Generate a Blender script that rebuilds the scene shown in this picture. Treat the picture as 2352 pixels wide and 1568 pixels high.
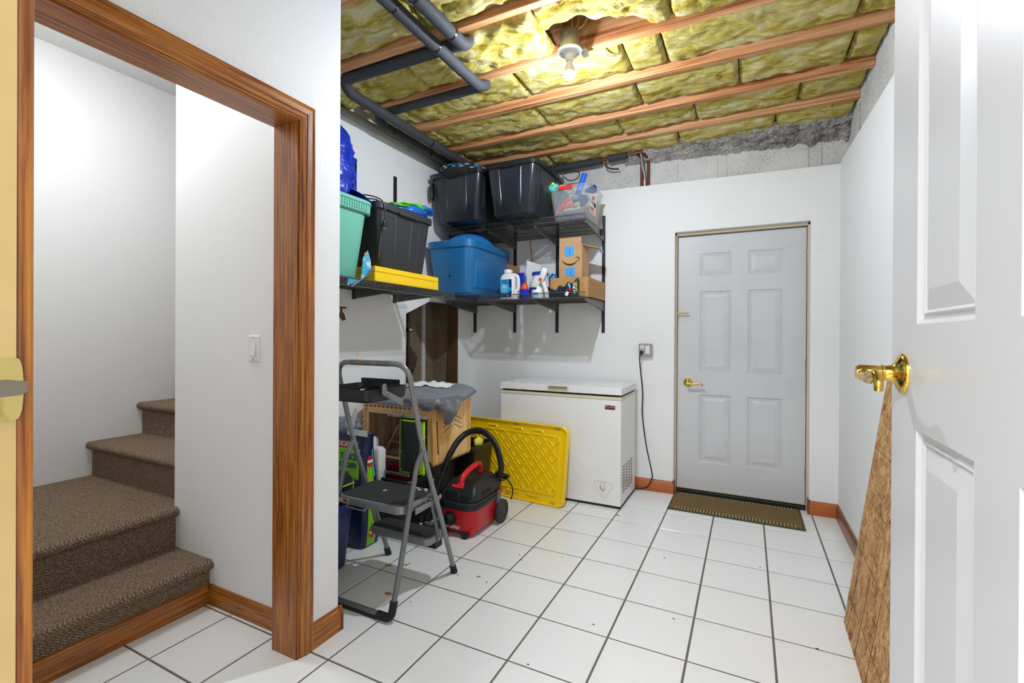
import bpy, bmesh, math, random
from mathutils import Vector, Matrix, noise

for _o in list(bpy.data.objects):
    bpy.data.objects.remove(_o)
S = bpy.context.scene
COL = S.collection

# ------------------------------------------------------------------ camera
CAM = Vector((1.1372, -1.9367, 1.2592))
YAW, PITCH, ROLL = 0.4655015, -0.0027611, 0.0058734
_f = Vector((-math.sin(YAW) * math.cos(PITCH), math.cos(YAW) * math.cos(PITCH), math.sin(PITCH)))
_r = Vector((math.cos(YAW), math.sin(YAW), 0))
_u = _r.cross(_f)
_r2 = _r * math.cos(ROLL) + _u * math.sin(ROLL)
_u2 = -_r * math.sin(ROLL) + _u * math.cos(ROLL)
cd = bpy.data.cameras.new('camera')
cam = bpy.data.objects.new('camera', cd)
COL.objects.link(cam)
cam.matrix_world = Matrix(((_r2.x, _u2.x, -_f.x, CAM.x), (_r2.y, _u2.y, -_f.y, CAM.y), (_r2.z, _u2.z, -_f.z, CAM.z), (0, 0, 0, 1)))
cd.sensor_width = 36.0
cd.lens = 1078.9 * 36.0 / 2352.0
cd.shift_y = -(784.0 - 773.64) / 2352.0
cd.clip_start = 0.02
S.camera = cam

# ------------------------------------------------------------------ world, lights, exposure
W = bpy.data.worlds.new('world')
S.world = W
W.use_nodes = True
W.node_tree.nodes['Background'].inputs[0].default_value = (1.0, 0.98, 0.95, 1)
W.node_tree.nodes['Background'].inputs[1].default_value = 0.0
S.view_settings.view_transform = 'Standard'
S.view_settings.look = 'None'
S.view_settings.exposure = 0.08
S.view_settings.gamma = 1.0
S.view_settings.use_curve_mapping = False
BULB_STRENGTH = 2500.0
HALL_FILL = 158.0  # strength of the added fill light in the passage
STAIR_LAMP = 43.0

# ------------------------------------------------------------------ room constants (metres)
T = 0.31
TY = T * 1.0135
YB = 2.009      # face of back wall
XL = -1.30      # face of left wall of the storage bay
XR = 1.7066     # face of right wall
XW = -0.42      # room face of the wall with the cased opening
YS = -0.60      # hall face of the partition
YP = -0.478     # storage face of the partition
ZJ = 2.78       # underside of joists
YF = -1.762     # room face of the wall at the camera doorway

# ------------------------------------------------------------------ material helpers
def lin(c):
    if isinstance(c, str):
        c = c.lstrip('#')
        c = [int(c[i:i + 2], 16) / 255 for i in (0, 2, 4)]
        c = [x / 12.92 if x <= 0.04045 else ((x + 0.055) / 1.055) ** 2.4 for x in c]
    return (c[0], c[1], c[2], 1.0)

def new_mat(name):
    m = bpy.data.materials.new(name)
    m.use_nodes = True
    nt = m.node_tree
    b = nt.nodes['Principled BSDF']
    return m, nt, b

def add_bump(nt, b, scale, strength, detail=4, dist=0.01, mapping=None, rough=0.55):
    tc = nt.nodes.new('ShaderNodeTexCoord')
    n = nt.nodes.new('ShaderNodeTexNoise')
    n.inputs['Scale'].default_value = scale
    n.inputs['Detail'].default_value = detail
    n.inputs['Roughness'].default_value = rough
    if mapping:
        mp = nt.nodes.new('ShaderNodeMapping')
        mp.inputs['Scale'].default_value = mapping
        nt.links.new(tc.outputs['Object'], mp.inputs[0])
        nt.links.new(mp.outputs[0], n.inputs[0])
    else:
        nt.links.new(tc.outputs['Object'], n.inputs[0])
    bp = nt.nodes.new('ShaderNodeBump')
    bp.inputs['Strength'].default_value = strength
    bp.inputs['Distance'].default_value = dist
    nt.links.new(n.outputs[0], bp.inputs['Height'])
    nt.links.new(bp.outputs[0], b.inputs['Normal'])
    return n, bp

def ramp_col(nt, fac, stops):
    r = nt.nodes.new('ShaderNodeValToRGB')
    e = r.color_ramp.elements
    while len(e) < len(stops):
        e.new(0.5)
    for el, (p, c) in zip(e, stops):
        el.position = p
        el.color = lin(c)
    nt.links.new(fac, r.inputs[0])
    return r.outputs[0]

def plain(name, col, rough=0.5, metal=0.0, bump=None, var=None, spec=None, coat=0.0, trans=0.0, emit=None, alpha=None):
    """var=(colour2, scale, lo, hi): mottled with noise.  bump=(scale,strength,dist)"""
    m, nt, b = new_mat(name)
    b.inputs['Base Color'].default_value = lin(col)
    b.inputs['Roughness'].default_value = rough
    b.inputs['Metallic'].default_value = metal
    if spec is not None:
        b.inputs['Specular IOR Level'].default_value = spec
    if coat:
        b.inputs['Coat Weight'].default_value = coat
        b.inputs['Coat Roughness'].default_value = 0.15
    if trans:
        b.inputs['Transmission Weight'].default_value = trans
    if alpha is not None:
        b.inputs['Alpha'].default_value = alpha
    if emit:
        b.inputs['Emission Color'].default_value = lin(emit[0])
        b.inputs['Emission Strength'].default_value = emit[1]
    if var:
        tc = nt.nodes.new('ShaderNodeTexCoord')
        n = nt.nodes.new('ShaderNodeTexNoise')
        n.inputs['Scale'].default_value = var[1]
        n.inputs['Detail'].default_value = 6
        n.inputs['Roughness'].default_value = 0.6
        nt.links.new(tc.outputs['Object'], n.inputs[0])
        out = ramp_col(nt, n.outputs[0], [(var[2], col), (var[3], var[0])])
        nt.links.new(out, b.inputs['Base Color'])
    if bump:
        add_bump(nt, b, bump[0], bump[1], dist=bump[2] if len(bump) > 2 else 0.01)
    return m

def wood(name, dark, mid, light, axis=2, grain=55.0, along=2.2, rough=0.38, coat=0.25, cath=0.5, bump=0.12):
    """streaky wood grain running along one object axis"""
    m, nt, b = new_mat(name)
    tc = nt.nodes.new('ShaderNodeTexCoord')
    mp = nt.nodes.new('ShaderNodeMapping')
    sc = [grain, grain, grain]
    sc[axis] = along
    mp.inputs['Scale'].default_value = sc
    nt.links.new(tc.outputs['Object'], mp.inputs[0])
    n = nt.nodes.new('ShaderNodeTexNoise')
    n.inputs['Scale'].default_value = 1.0
    n.inputs['Detail'].default_value = 7
    n.inputs['Roughness'].default_value = 0.65
    n.inputs['Distortion'].default_value = 0.6
    nt.links.new(mp.outputs[0], n.inputs[0])
    mp2 = nt.nodes.new('ShaderNodeMapping')
    sc2 = [9.0, 9.0, 9.0]
    sc2[axis] = 0.9
    mp2.inputs['Scale'].default_value = sc2
    nt.links.new(tc.outputs['Object'], mp2.inputs[0])
    w = nt.nodes.new('ShaderNodeTexNoise')
    w.inputs['Scale'].default_value = 1.0
    w.inputs['Detail'].default_value = 2
    nt.links.new(mp2.outputs[0], w.inputs[0])
    ml = nt.nodes.new('ShaderNodeMath'); ml.operation = 'MULTIPLY'; ml.inputs[1].default_value = 16.0
    nt.links.new(w.outputs[0], ml.inputs[0])
    sn = nt.nodes.new('ShaderNodeMath'); sn.operation = 'SINE'
    nt.links.new(ml.outputs[0], sn.inputs[0])
    mx = nt.nodes.new('ShaderNodeMath'); mx.operation = 'MULTIPLY_ADD'
    mx.inputs[1].default_value = 0.10 * cath
    nt.links.new(sn.outputs[0], mx.inputs[0])
    nt.links.new(n.outputs[0], mx.inputs[2])
    out = ramp_col(nt, mx.outputs[0], [(0.35, dark), (0.48, mid), (0.64, light)])
    nt.links.new(out, b.inputs['Base Color'])
    b.inputs['Roughness'].default_value = rough
    b.inputs['Coat Weight'].default_value = coat
    b.inputs['Coat Roughness'].default_value = 0.2
    bp = nt.nodes.new('ShaderNodeBump')
    bp.inputs['Strength'].default_value = bump
    bp.inputs['Distance'].default_value = 0.004
    nt.links.new(mx.outputs[0], bp.inputs['Height'])
    nt.links.new(bp.outputs[0], b.inputs['Normal'])
    return m

# ------------------------------------------------------------------ mesh helpers
WM = {}

def rz(a):
    return Matrix.Rotation(a, 4, 'Z')

def tr(x, y, z):
    return Matrix.Translation((x, y, z))

class MB:
    """collects shapes in world space; build() links them as ONE mesh object"""
    def __init__(self, M=None):
        self.v = []
        self.f = []
        self.M = M or Matrix()

    def add(self, verts, faces):
        o = len(self.v)
        self.v += [self.M @ Vector(p) for p in verts]
        self.f += [tuple(i + o for i in fc) for fc in faces]
        return self

    def box(self, x0, x1, y0, y1, z0, z1):
        x0, x1 = min(x0, x1), max(x0, x1)
        y0, y1 = min(y0, y1), max(y0, y1)
        z0, z1 = min(z0, z1), max(z0, z1)
        vs = [(x0, y0, z0), (x1, y0, z0), (x1, y1, z0), (x0, y1, z0), (x0, y0, z1), (x1, y0, z1), (x1, y1, z1), (x0, y1, z1)]
        return self.add(vs, [(0, 3, 2, 1), (4, 5, 6, 7), (0, 1, 5, 4), (1, 2, 6, 5), (2, 3, 7, 6), (3, 0, 4, 7)])

    def loft(self, rings, cap0=True, cap1=True, closed=True):
        n = len(rings[0])
        vs = [p for r in rings for p in r]
        fs = []
        for k in range(len(rings) - 1):
            for i in range(n if closed else n - 1):
                j = (i + 1) % n
                fs.append((k * n + i, k * n + j, (k + 1) * n + j, (k + 1) * n + i))
        if cap0:
            fs.append(tuple(reversed(range(n))))
        if cap1:
            fs.append(tuple(range((len(rings) - 1) * n, len(rings) * n)))
        return self.add(vs, fs)

    def cyl(self, p0, p1, r0, r1=None, n=16, cap=True):
        r1 = r0 if r1 is None else r1
        p0, p1 = Vector(p0), Vector(p1)
        d = (p1 - p0).normalized()
        a = d.orthogonal().normalized()
        b = d.cross(a)
        rr = []
        for p, r in ((p0, r0), (p1, r1)):
            rr.append([p + (a * math.cos(t) + b * math.sin(t)) * r for t in [2 * math.pi * i / n for i in range(n)]])
        return self.loft(rr, cap, cap)

    def lathe(self, prof, origin=(0, 0, 0), axis=(0, 0, 1), n=24, cap=True):
        """prof: list of (radius, height along axis)"""
        o = Vector(origin)
        d = Vector(axis).normalized()
        a = d.orthogonal().normalized()
        b = d.cross(a)
        rr = [[o + d * h + (a * math.cos(2 * math.pi * i / n) + b * math.sin(2 * math.pi * i / n)) * max(r, 1e-5) for i in range(n)] for r, h in prof]
        return self.loft(rr, cap, cap)

    def tube(self, pts, r, n=10, cap=True, radii=None):
        pts = [Vector(p) for p in pts]
        rr = []
        t0 = (pts[1] - pts[0]).normalized()
        a = t0.orthogonal().normalized()
        for i, p in enumerate(pts):
            if i == 0:
                t = t0
            elif i == len(pts) - 1:
                t = (pts[i] - pts[i - 1]).normalized()
            else:
                t = ((pts[i + 1] - p).normalized() + (p - pts[i - 1]).normalized())
                t = t.normalized() if t.length > 1e-6 else (pts[i + 1] - p).normalized()
            a = (a - t * a.dot(t))
            a = a.normalized() if a.length > 1e-6 else t.orthogonal().normalized()
            b = t.cross(a)
            q = radii[i] if radii else r
            rr.append([p + (a * math.cos(2 * math.pi * k / n) + b * math.sin(2 * math.pi * k / n)) * q for k in range(n)])
        return self.loft(rr, cap, cap)

    def prism(self, poly, o, ax, ay, az, depth, d0=None, d1=None):
        """poly of (a,b) in the plane o+a*ax+b*ay, extruded along az; d0/d1: functions a,b -> start/end depth (mitres)"""
        o, ax, ay, az = Vector(o), Vector(ax), Vector(ay), Vector(az)
        r0 = [o + ax * a + ay * b + az * (d0(a, b) if d0 else 0.0) for a, b in poly]
        r1 = [o + ax * a + ay * b + az * (d1(a, b) if d1 else depth) for a, b in poly]
        return self.loft([r0, r1])

    def ell(self, c, rx, ry, rz_, nu=20, nv=12, fn=None):
        c = Vector(c)
        rr = []
        for j in range(nv + 1):
            ph = math.pi * j / nv - math.pi / 2
            ring = []
            for i in range(nu):
                th = 2 * math.pi * i / nu
                d = Vector((math.cos(ph) * math.cos(th), math.cos(ph) * math.sin(th), math.sin(ph)))
                p = Vector((d.x * rx, d.y * ry, d.z * rz_))
                if fn:
                    p = fn(p, d)
                ring.append(c + p)
            rr.append(ring)
        return self.loft(rr, False, False)

    def grid(self, fn, nu, nv):
        vs = [fn(i / nu, j / nv) for j in range(nv + 1) for i in range(nu + 1)]
        fs = [(j * (nu + 1) + i, j * (nu + 1) + i + 1, (j + 1) * (nu + 1) + i + 1, (j + 1) * (nu + 1) + i) for j in range(nv) for i in range(nu)]
        return self.add(vs, fs)

    def build(self, name, mat, parent=None, smooth=False, bevel=0.0, seg=2, solid=0.0, label=None, recalc=True):
        if parent is not None:
            base = WM[parent.name]
        else:
            xs = [p.x for p in self.v]; ys = [p.y for p in self.v]; zs = [p.z for p in self.v]
            base = tr((min(xs) + max(xs)) / 2, (min(ys) + max(ys)) / 2, min(zs))
        inv = base.inverted()
        me = bpy.data.meshes.new(name)
        me.from_pydata([inv @ p for p in self.v], [], self.f)
        if recalc:
            bm = bmesh.new()
            bm.from_mesh(me)
            bmesh.ops.remove_doubles(bm, verts=bm.verts, dist=1e-6)
            bmesh.ops.recalc_face_normals(bm, faces=bm.faces)
            bm.to_mesh(me)
            bm.free()
        me.materials.append(mat)
        if smooth:
            me.shade_smooth()
            if smooth != 'all':
                me.set_sharp_from_angle(angle=math.radians(smooth if isinstance(smooth, (int, float)) and smooth is not True else 40))
        o = bpy.data.objects.new(name, me)
        COL.objects.link(o)
        if parent is not None:
            o.parent = parent
        else:
            o.matrix_world = base
        WM[o.name] = base
        if solid:
            md = o.modifiers.new('solid', 'SOLIDIFY')
            md.thickness = solid
            md.offset = 0
        if bevel:
            md = o.modifiers.new('bevel', 'BEVEL')
            md.width = bevel
            md.segments = seg
            md.limit_method = 'ANGLE'
            md.angle_limit = math.radians(40)
        if label:
            o['label'] = label
        return o

def thing(name, label, cat, loc=(0, 0, 0), rot=0.0, group=None):
    o = bpy.data.objects.new(name, None)
    COL.objects.link(o)
    o.empty_display_size = 0.1
    o.location = loc
    o.rotation_euler = (0, 0, rot)
    WM[o.name] = tr(*loc) @ rz(rot)
    o['label'] = label
    o['category'] = cat
    if group:
        o['group'] = group
    return o

def tag(o, label, cat, group=None):
    o['label'] = label
    o['category'] = cat
    if group:
        o['group'] = group
    return o

def struct(o, label=None):
    o['kind'] = 'structure'
    if label:
        o['label'] = label
    return o

def sroot(name, loc=(0, 0, 0), label=None):
    o = bpy.data.objects.new(name, None)
    COL.objects.link(o)
    o.location = loc
    WM[o.name] = tr(*loc)
    return struct(o, label)

def copy_part(src, parent, offset=(0, 0, 0)):
    """another piece that shares the mesh of src"""
    c = src.copy()
    COL.objects.link(c)
    c.parent = parent
    c.location = Vector(src.location) + Vector(offset)
    WM[c.name] = WM[src.name]
    return c

def rrect(cx, cy, w, d, r, z, n=5):
    r = min(r, w / 2 - 1e-4, d / 2 - 1e-4)
    pts = []
    for (sx, sy, a0) in ((1, 1, 0), (-1, 1, 90), (-1, -1, 180), (1, -1, 270)):
        for k in range(n + 1):
            a = math.radians(a0 + 90 * k / n)
            pts.append((cx + sx * (w / 2 - r) + r * math.cos(a), cy + sy * (d / 2 - r) + r * math.sin(a), z))
    return pts

def smooth_path(pts, n=8):
    """Catmull-Rom through the points"""
    pts = [Vector(p) for p in pts]
    P = [pts[0] * 2 - pts[1]] + pts + [pts[-1] * 2 - pts[-2]]
    out = []
    for i in range(1, len(P) - 2):
        for k in range(n):
            t = k / n
            p0, p1, p2, p3 = P[i - 1], P[i], P[i + 1], P[i + 2]
            out.append(0.5 * ((2 * p1) + (p2 - p0) * t + (2 * p0 - 5 * p1 + 4 * p2 - p3) * t * t + (3 * p1 - p0 - 3 * p2 + p3) * t ** 3))
    out.append(pts[-1])
    return out

def round_corner(pts, r, n=6):
    """polyline with its inner corners rounded"""
    pts = [Vector(p) for p in pts]
    out = [pts[0]]
    for i in range(1, len(pts) - 1):
        a, b, c = pts[i - 1], pts[i], pts[i + 1]
        u = (a - b).normalized(); w = (c - b).normalized()
        q = min(r, (a - b).length * 0.49, (c - b).length * 0.49)
        s, e = b + u * q, b + w * q
        for k in range(n + 1):
            t = k / n
            out.append(s * (1 - t) ** 2 + b * 2 * t * (1 - t) + e * t * t)
    out.append(pts[-1])
    return out

def fbm(p, s=1.0, o=4):
    return noise.fractal(Vector(p) * s, 0.9, 2.0, o)

def text(body, size, M, name, mat, parent, depth=0.0004, align='CENTER', bold=False, sx=1.0, label=None):
    """flat lettering; M places its XY plane"""
    cu = bpy.data.curves.new(name, 'FONT')
    cu.body = body
    cu.size = size
    cu.align_x = align
    cu.align_y = 'CENTER'
    cu.extrude = depth
    cu.resolution_u = 2
    if bold:
        cu.offset = size * 0.022
    o = bpy.data.objects.new(name, cu)
    COL.objects.link(o)
    dg = bpy.context.evaluated_depsgraph_get()
    me = bpy.data.meshes.new_from_object(o.evaluated_get(dg))
    bpy.data.objects.remove(o)
    vs = [v.co.copy() for v in me.vertices]
    fs = [tuple(p.vertices) for p in me.polygons]
    bpy.data.meshes.remove(me)
    mb = MB(M)
    mb.add([(v.x * sx, v.y, v.z) for v in vs], fs)
    return mb.build(name, mat, parent, recalc=False, label=label)

def frame(o, x, y):
    """matrix with origin o, X axis x, Y axis y"""
    x = Vector(x).normalized(); y = Vector(y).normalized(); z = x.cross(y)
    return Matrix(((x.x, y.x, z.x, o[0]), (x.y, y.y, z.y, o[1]), (x.z, y.z, z.z, o[2]), (0, 0, 0, 1)))
# ------------------------------------------------------------------ materials
m_wall = plain('wall_paint', (0.86, 0.86, 0.85), 0.62, bump=(190, 0.22, 0.002))
m_wall_tex = plain('wall_paint_textured', (0.85, 0.85, 0.845), 0.55, bump=(130, 0.45, 0.003))
m_wall_back = plain('wall_paint_scuffed', (0.86, 0.86, 0.845), 0.6, bump=(120, 0.12, 0.002), var=((0.78, 0.77, 0.75), 3.0, 0.60, 0.85))
m_tile = plain('tile_glaze', (0.86, 0.86, 0.85), 0.16, var=((0.80, 0.795, 0.78), 5.0, 0.55, 0.85), bump=(14, 0.03, 0.003))
m_grout = plain('grout', '#6f675d', 0.9, bump=(300, 0.4, 0.002), var=('#5a4b3c', 6.0, 0.5, 0.75))
m_oak_z = wood('oak_vertical', '#4e2408', '#94500f', '#c07c2a', 2, grain=120, along=3.0, cath=0.22)
m_oak_y = wood('oak_along_y', '#4e2408', '#94500f', '#c07c2a', 1, grain=120, along=3.0, cath=0.3)
m_oak_x = wood('oak_along_x', '#4e2408', '#905010', '#bc7828', 0, grain=120, along=3.0, cath=0.3)
m_redoak_x = wood('oak_redder_along_x', '#6a2f0e', '#a4511b', '#bb6628', 0, cath=1.0)
m_redoak_y = wood('oak_redder_along_y', '#4f240c', '#7d3d17', '#985020', 1)
m_joist = wood('fir_joist', '#8a4e2a', '#c4834f', '#dcab7c', 0, grain=45, along=1.2, rough=0.75, coat=0, cath=0.6, bump=0.3)
m_pine = wood('pine', '#cf9350', '#e3b476', '#edc88e', 2, grain=34, along=1.6, rough=0.45, coat=0.2, cath=1.4, bump=0.05)
m_pine_x = wood('pine_along_x', '#cf9350', '#e0ae6e', '#ecc488', 0, grain=34, along=1.6, rough=0.45, coat=0.2, cath=1.0, bump=0.05)
m_carpet = None
def _carpet():
    m, nt, b = new_mat('stair_carpet')
    tc = nt.nodes.new('ShaderNodeTexCoord')
    n = nt.nodes.new('ShaderNodeTexNoise'); n.inputs['Scale'].default_value = 150; n.inputs['Detail'].default_value = 5; n.inputs['Roughness'].default_value = 0.75
    nt.links.new(tc.outputs['Object'], n.inputs[0])
    mp = nt.nodes.new('ShaderNodeMapping'); mp.inputs['Rotation'].default_value = (0, 0, math.radians(20)); mp.inputs['Scale'].default_value = (1.0, 1.6, 1.3)
    nt.links.new(tc.outputs['Object'], mp.inputs[0])
    w = nt.nodes.new('ShaderNodeTexWave'); w.bands_direction = 'DIAGONAL'; w.inputs['Scale'].default_value = 46; w.inputs['Distortion'].default_value = 2.5; w.inputs['Detail'].default_value = 2; w.inputs['Detail Scale'].default_value = 2.5
    nt.links.new(mp.outputs[0], w.inputs[0])
    ad = nt.nodes.new('ShaderNodeMath'); ad.operation = 'MULTIPLY_ADD'; ad.inputs[1].default_value = 0.16
    nt.links.new(w.outputs[0], ad.inputs[0]); nt.links.new(n.outputs[0], ad.inputs[2])
    out = ramp_col(nt, ad.outputs[0], [(0.36, '#31251d'), (0.50, '#665545'), (0.62, '#927c67'), (0.78, '#cbb698')])
    n2 = nt.nodes.new('ShaderNodeTexNoise'); n2.inputs['Scale'].default_value = 90
    nt.links.new(tc.outputs['Object'], n2.inputs[0])
    o2 = ramp_col(nt, n2.outputs[0], [(0.45, '#8a6452'), (0.5, '#85745f'), (0.56, '#626757')])
    mx = nt.nodes.new('ShaderNodeMix'); mx.data_type = 'RGBA'
    mx.inputs[0].default_value = 0.25
    nt.links.new(out, mx.inputs[6]); nt.links.new(o2, mx.inputs[7])
    nt.links.new(mx.outputs[2], b.inputs['Base Color'])
    b.inputs['Roughness'].default_value = 1.0
    b.inputs['Specular IOR Level'].default_value = 0.1
    bp = nt.nodes.new('ShaderNodeBump'); bp.inputs['Strength'].default_value = 0.8; bp.inputs['Distance'].default_value = 0.005
    nt.links.new(ad.outputs[0], bp.inputs['Height']); nt.links.new(bp.outputs[0], b.inputs['Normal'])
    return m
m_carpet = _carpet()

def _concrete(name, a, b_, c, rough=0.92):
    m, nt, b = new_mat(name)
    tc = nt.nodes.new('ShaderNodeTexCoord')
    n = nt.nodes.new('ShaderNodeTexNoise'); n.inputs['Scale'].default_value = 90; n.inputs['Detail'].default_value = 6; n.inputs['Roughness'].default_value = 0.7
    nt.links.new(tc.outputs['Object'], n.inputs[0])
    n2 = nt.nodes.new('ShaderNodeTexNoise'); n2.inputs['Scale'].default_value = 4; n2.inputs['Detail'].default_value = 4
    nt.links.new(tc.outputs['Object'], n2.inputs[0])
    ad = nt.nodes.new('ShaderNodeMath'); ad.operation = 'MULTIPLY_ADD'; ad.inputs[1].default_value = 0.45
    nt.links.new(n2.outputs[0], ad.inputs[0]); nt.links.new(n.outputs[0], ad.inputs[2])
    out = ramp_col(nt, ad.outputs[0], [(0.48, c), (0.66, b_), (0.85, a)])
    nt.links.new(out, b.inputs['Base Color'])
    b.inputs['Roughness'].default_value = rough
    bp = nt.nodes.new('ShaderNodeBump'); bp.inputs['Strength'].default_value = 0.6; bp.inputs['Distance'].default_value = 0.004
    nt.links.new(n.outputs[0], bp.inputs['Height']); nt.links.new(bp.outputs[0], b.inputs['Normal'])
    return m
m_concrete = _concrete('foundation_concrete', '#e2e0db', '#d0cec9', '#8d8a85')
m_concrete_brown = _concrete('bare_niche_concrete', '#8d7c66', '#75664f', '#4a3c2b')
m_mortar = _concrete('rough_mortar', '#bdb8b0', '#807b74', '#34312d')
m_rust = _concrete('rusty_cavity', '#6a4a33', '#3c281b', '#150e0a')

def _insul():
    m, nt, b = new_mat('fibreglass_wool')
    tc = nt.nodes.new('ShaderNodeTexCoord')
    mp = nt.nodes.new('ShaderNodeMapping'); mp.inputs['Scale'].default_value = (4.5, 10, 9); mp.inputs['Rotation'].default_value = (0, 0, 0.25)
    nt.links.new(tc.outputs['Object'], mp.inputs[0])
    n = nt.nodes.new('ShaderNodeTexNoise'); n.inputs['Scale'].default_value = 1.0; n.inputs['Detail'].default_value = 9; n.inputs['Roughness'].default_value = 0.66; n.inputs['Distortion'].default_value = 1.6
    nt.links.new(mp.outputs[0], n.inputs[0])
    mpf = nt.nodes.new('ShaderNodeMapping'); mpf.inputs['Scale'].default_value = (28, 95, 60); mpf.inputs['Rotation'].default_value = (0, 0, 0.35)
    nt.links.new(tc.outputs['Object'], mpf.inputs[0])
    n2 = nt.nodes.new('ShaderNodeTexNoise'); n2.inputs['Scale'].default_value = 1.0; n2.inputs['Detail'].default_value = 6; n2.inputs['Roughness'].default_value = 0.7; n2.inputs['Distortion'].default_value = 2.2
    nt.links.new(mpf.outputs[0], n2.inputs[0])
    ad = nt.nodes.new('ShaderNodeMath'); ad.operation = 'MULTIPLY_ADD'; ad.inputs[1].default_value = 0.34
    nt.links.new(n2.outputs[0], ad.inputs[0]); nt.links.new(n.outputs[0], ad.inputs[2])
    out = ramp_col(nt, ad.outputs[0], [(0.46, '#957d26'), (0.58, '#c6af4a'), (0.70, '#ddcd7e'), (0.85, '#efe8c0')])
    nt.links.new(out, b.inputs['Base Color'])
    b.inputs['Roughness'].default_value = 1.0
    b.inputs['Specular IOR Level'].default_value = 0.05
    bp = nt.nodes.new('ShaderNodeBump'); bp.inputs['Strength'].default_value = 1.0; bp.inputs['Distance'].default_value = 0.022
    nt.links.new(ad.outputs[0], bp.inputs['Height']); nt.links.new(bp.outputs[0], b.inputs['Normal'])
    return m
m_insul = _insul()

def _osb():
    m, nt, b = new_mat('oriented_strand_board')
    tc = nt.nodes.new('ShaderNodeTexCoord')
    nd = nt.nodes.new('ShaderNodeTexNoise'); nd.inputs['Scale'].default_value = 9; nd.inputs['Detail'].default_value = 3
    nt.links.new(tc.outputs['Object'], nd.inputs[0])
    mxv = nt.nodes.new('ShaderNodeMix'); mxv.data_type = 'VECTOR'
    mxv.inputs[0].default_value = 0.12
    nt.links.new(tc.outputs['Object'], mxv.inputs[4]); nt.links.new(nd.outputs['Color'], mxv.inputs[5])
    def flakes(rot, sc):
        mp = nt.nodes.new('ShaderNodeMapping'); mp.inputs['Scale'].default_value = sc; mp.inputs['Rotation'].default_value = rot
        nt.links.new(mxv.outputs[1], mp.inputs[0])
        v = nt.nodes.new('ShaderNodeTexVoronoi'); v.inputs['Scale'].default_value = 1.0
        nt.links.new(mp.outputs[0], v.inputs[0])
        sp = nt.nodes.new('ShaderNodeSeparateColor'); nt.links.new(v.outputs['Color'], sp.inputs[0])
        return sp
    f1 = flakes((0.5, 0.1, 0.2), (20, 36, 16)); f2 = flakes((-0.7, 0.3, 0.1), (20, 22, 38))
    n = nt.nodes.new('ShaderNodeTexNoise'); n.inputs['Scale'].default_value = 60; n.inputs['Detail'].default_value = 6; n.inputs['Roughness'].default_value = 0.7
    nt.links.new(tc.outputs['Object'], n.inputs[0])
    a1 = nt.nodes.new('ShaderNodeMath'); a1.operation = 'MULTIPLY_ADD'; a1.inputs[1].default_value = 0.16
    nt.links.new(f1.outputs[0], a1.inputs[0]); nt.links.new(n.outputs[0], a1.inputs[2])
    a2 = nt.nodes.new('ShaderNodeMath'); a2.operation = 'MULTIPLY_ADD'; a2.inputs[1].default_value = 0.14
    nt.links.new(f2.outputs[1], a2.inputs[0]); nt.links.new(a1.outputs[0], a2.inputs[2])
    out = ramp_col(nt, a2.outputs[0], [(0.43, '#5e3820'), (0.54, '#a8743f'), (0.68, '#c4935a'), (0.84, '#dab781')])
    nt.links.new(out, b.inputs['Base Color'])
    b.inputs['Roughness'].default_value = 0.75
    bp = nt.nodes.new('ShaderNodeBump'); bp.inputs['Strength'].default_value = 0.4; bp.inputs['Distance'].default_value = 0.002
    nt.links.new(a2.outputs[0], bp.inputs['Height']); nt.links.new(bp.outputs[0], b.inputs['Normal'])
    return m
m_osb = _osb()
m_pencil = plain('dark_line', '#5a4a38', 0.8)
m_greydoor = plain('grey_door_paint', '#d0d1d3', 0.42, bump=(260, 0.08, 0.001), var=('#c8c9cb', 3.0, 0.45, 0.75))
m_frame_beige = plain('beige_frame_paint', '#d2c1a8', 0.6)
m_cream = plain('cream_jamb', '#cdb47c', 0.45, var=('#c0a268', 3.0, 0.4, 0.7))
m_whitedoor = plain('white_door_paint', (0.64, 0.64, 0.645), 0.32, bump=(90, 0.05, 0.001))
m_brass = plain('polished_brass', '#d9b455', 0.14, 1.0)
m_brass_worn = plain('worn_brass', '#e0cc80', 0.3, 1.0, var=('#a08850', 30, 0.55, 0.75))
m_steel = plain('zinc_steel', '#9b9b97', 0.35, 0.9)
m_galv = plain('galvanised', '#b4b4ae', 0.4, 0.7, var=('#8e8e88', 20, 0.5, 0.7))
m_hinge = plain('hinge_metal', '#8f8778', 0.35, 0.9)
m_black = plain('black_plastic', '#17181a', 0.42)
m_black_gloss = plain('black_tote_plastic', '#23262c', 0.26, bump=(60, 0.03, 0.001))
m_black_matte = plain('black_tote_matte', '#2d2e31', 0.5)
m_blackrub = plain('black_rubber', '#1d1d1d', 0.75)
m_foam = plain('foam_pipe_sleeve', '#34363a', 0.72, bump=(420, 0.6, 0.002), var=('#4d5056', 260, 0.5, 0.8))
m_tape = plain('black_tape', '#0d0d0e', 0.3)
m_wire = plain('shelf_wire_black', '#62625e', 0.36, 0.35)
m_bracket = plain('bracket_charcoal', '#343432', 0.42, 0.25)
m_bracket_lt = plain('bracket_grey', '#5a5a57', 0.4, 0.3)
m_white = plain('white_plastic', (0.82, 0.82, 0.81), 0.35)
m_whiteglow = plain('porcelain_white', (0.85, 0.85, 0.84), 0.3)
m_freezer = plain('freezer_enamel', (0.88, 0.875, 0.865), 0.3, var=((0.82, 0.81, 0.79), 4.0, 0.5, 0.85), bump=(200, 0.03, 0.001))
m_freezer_top = plain('freezer_lid_dusty', (0.84, 0.835, 0.82), 0.4, var=((0.40, 0.40, 0.40), 18.0, 0.55, 0.78))
m_gasket = plain('grimy_gasket', '#4a4338', 0.8, var=('#17130f', 60, 0.4, 0.6))
m_ivory = plain('ivory_plastic', '#dcd5b4', 0.4)
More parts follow.
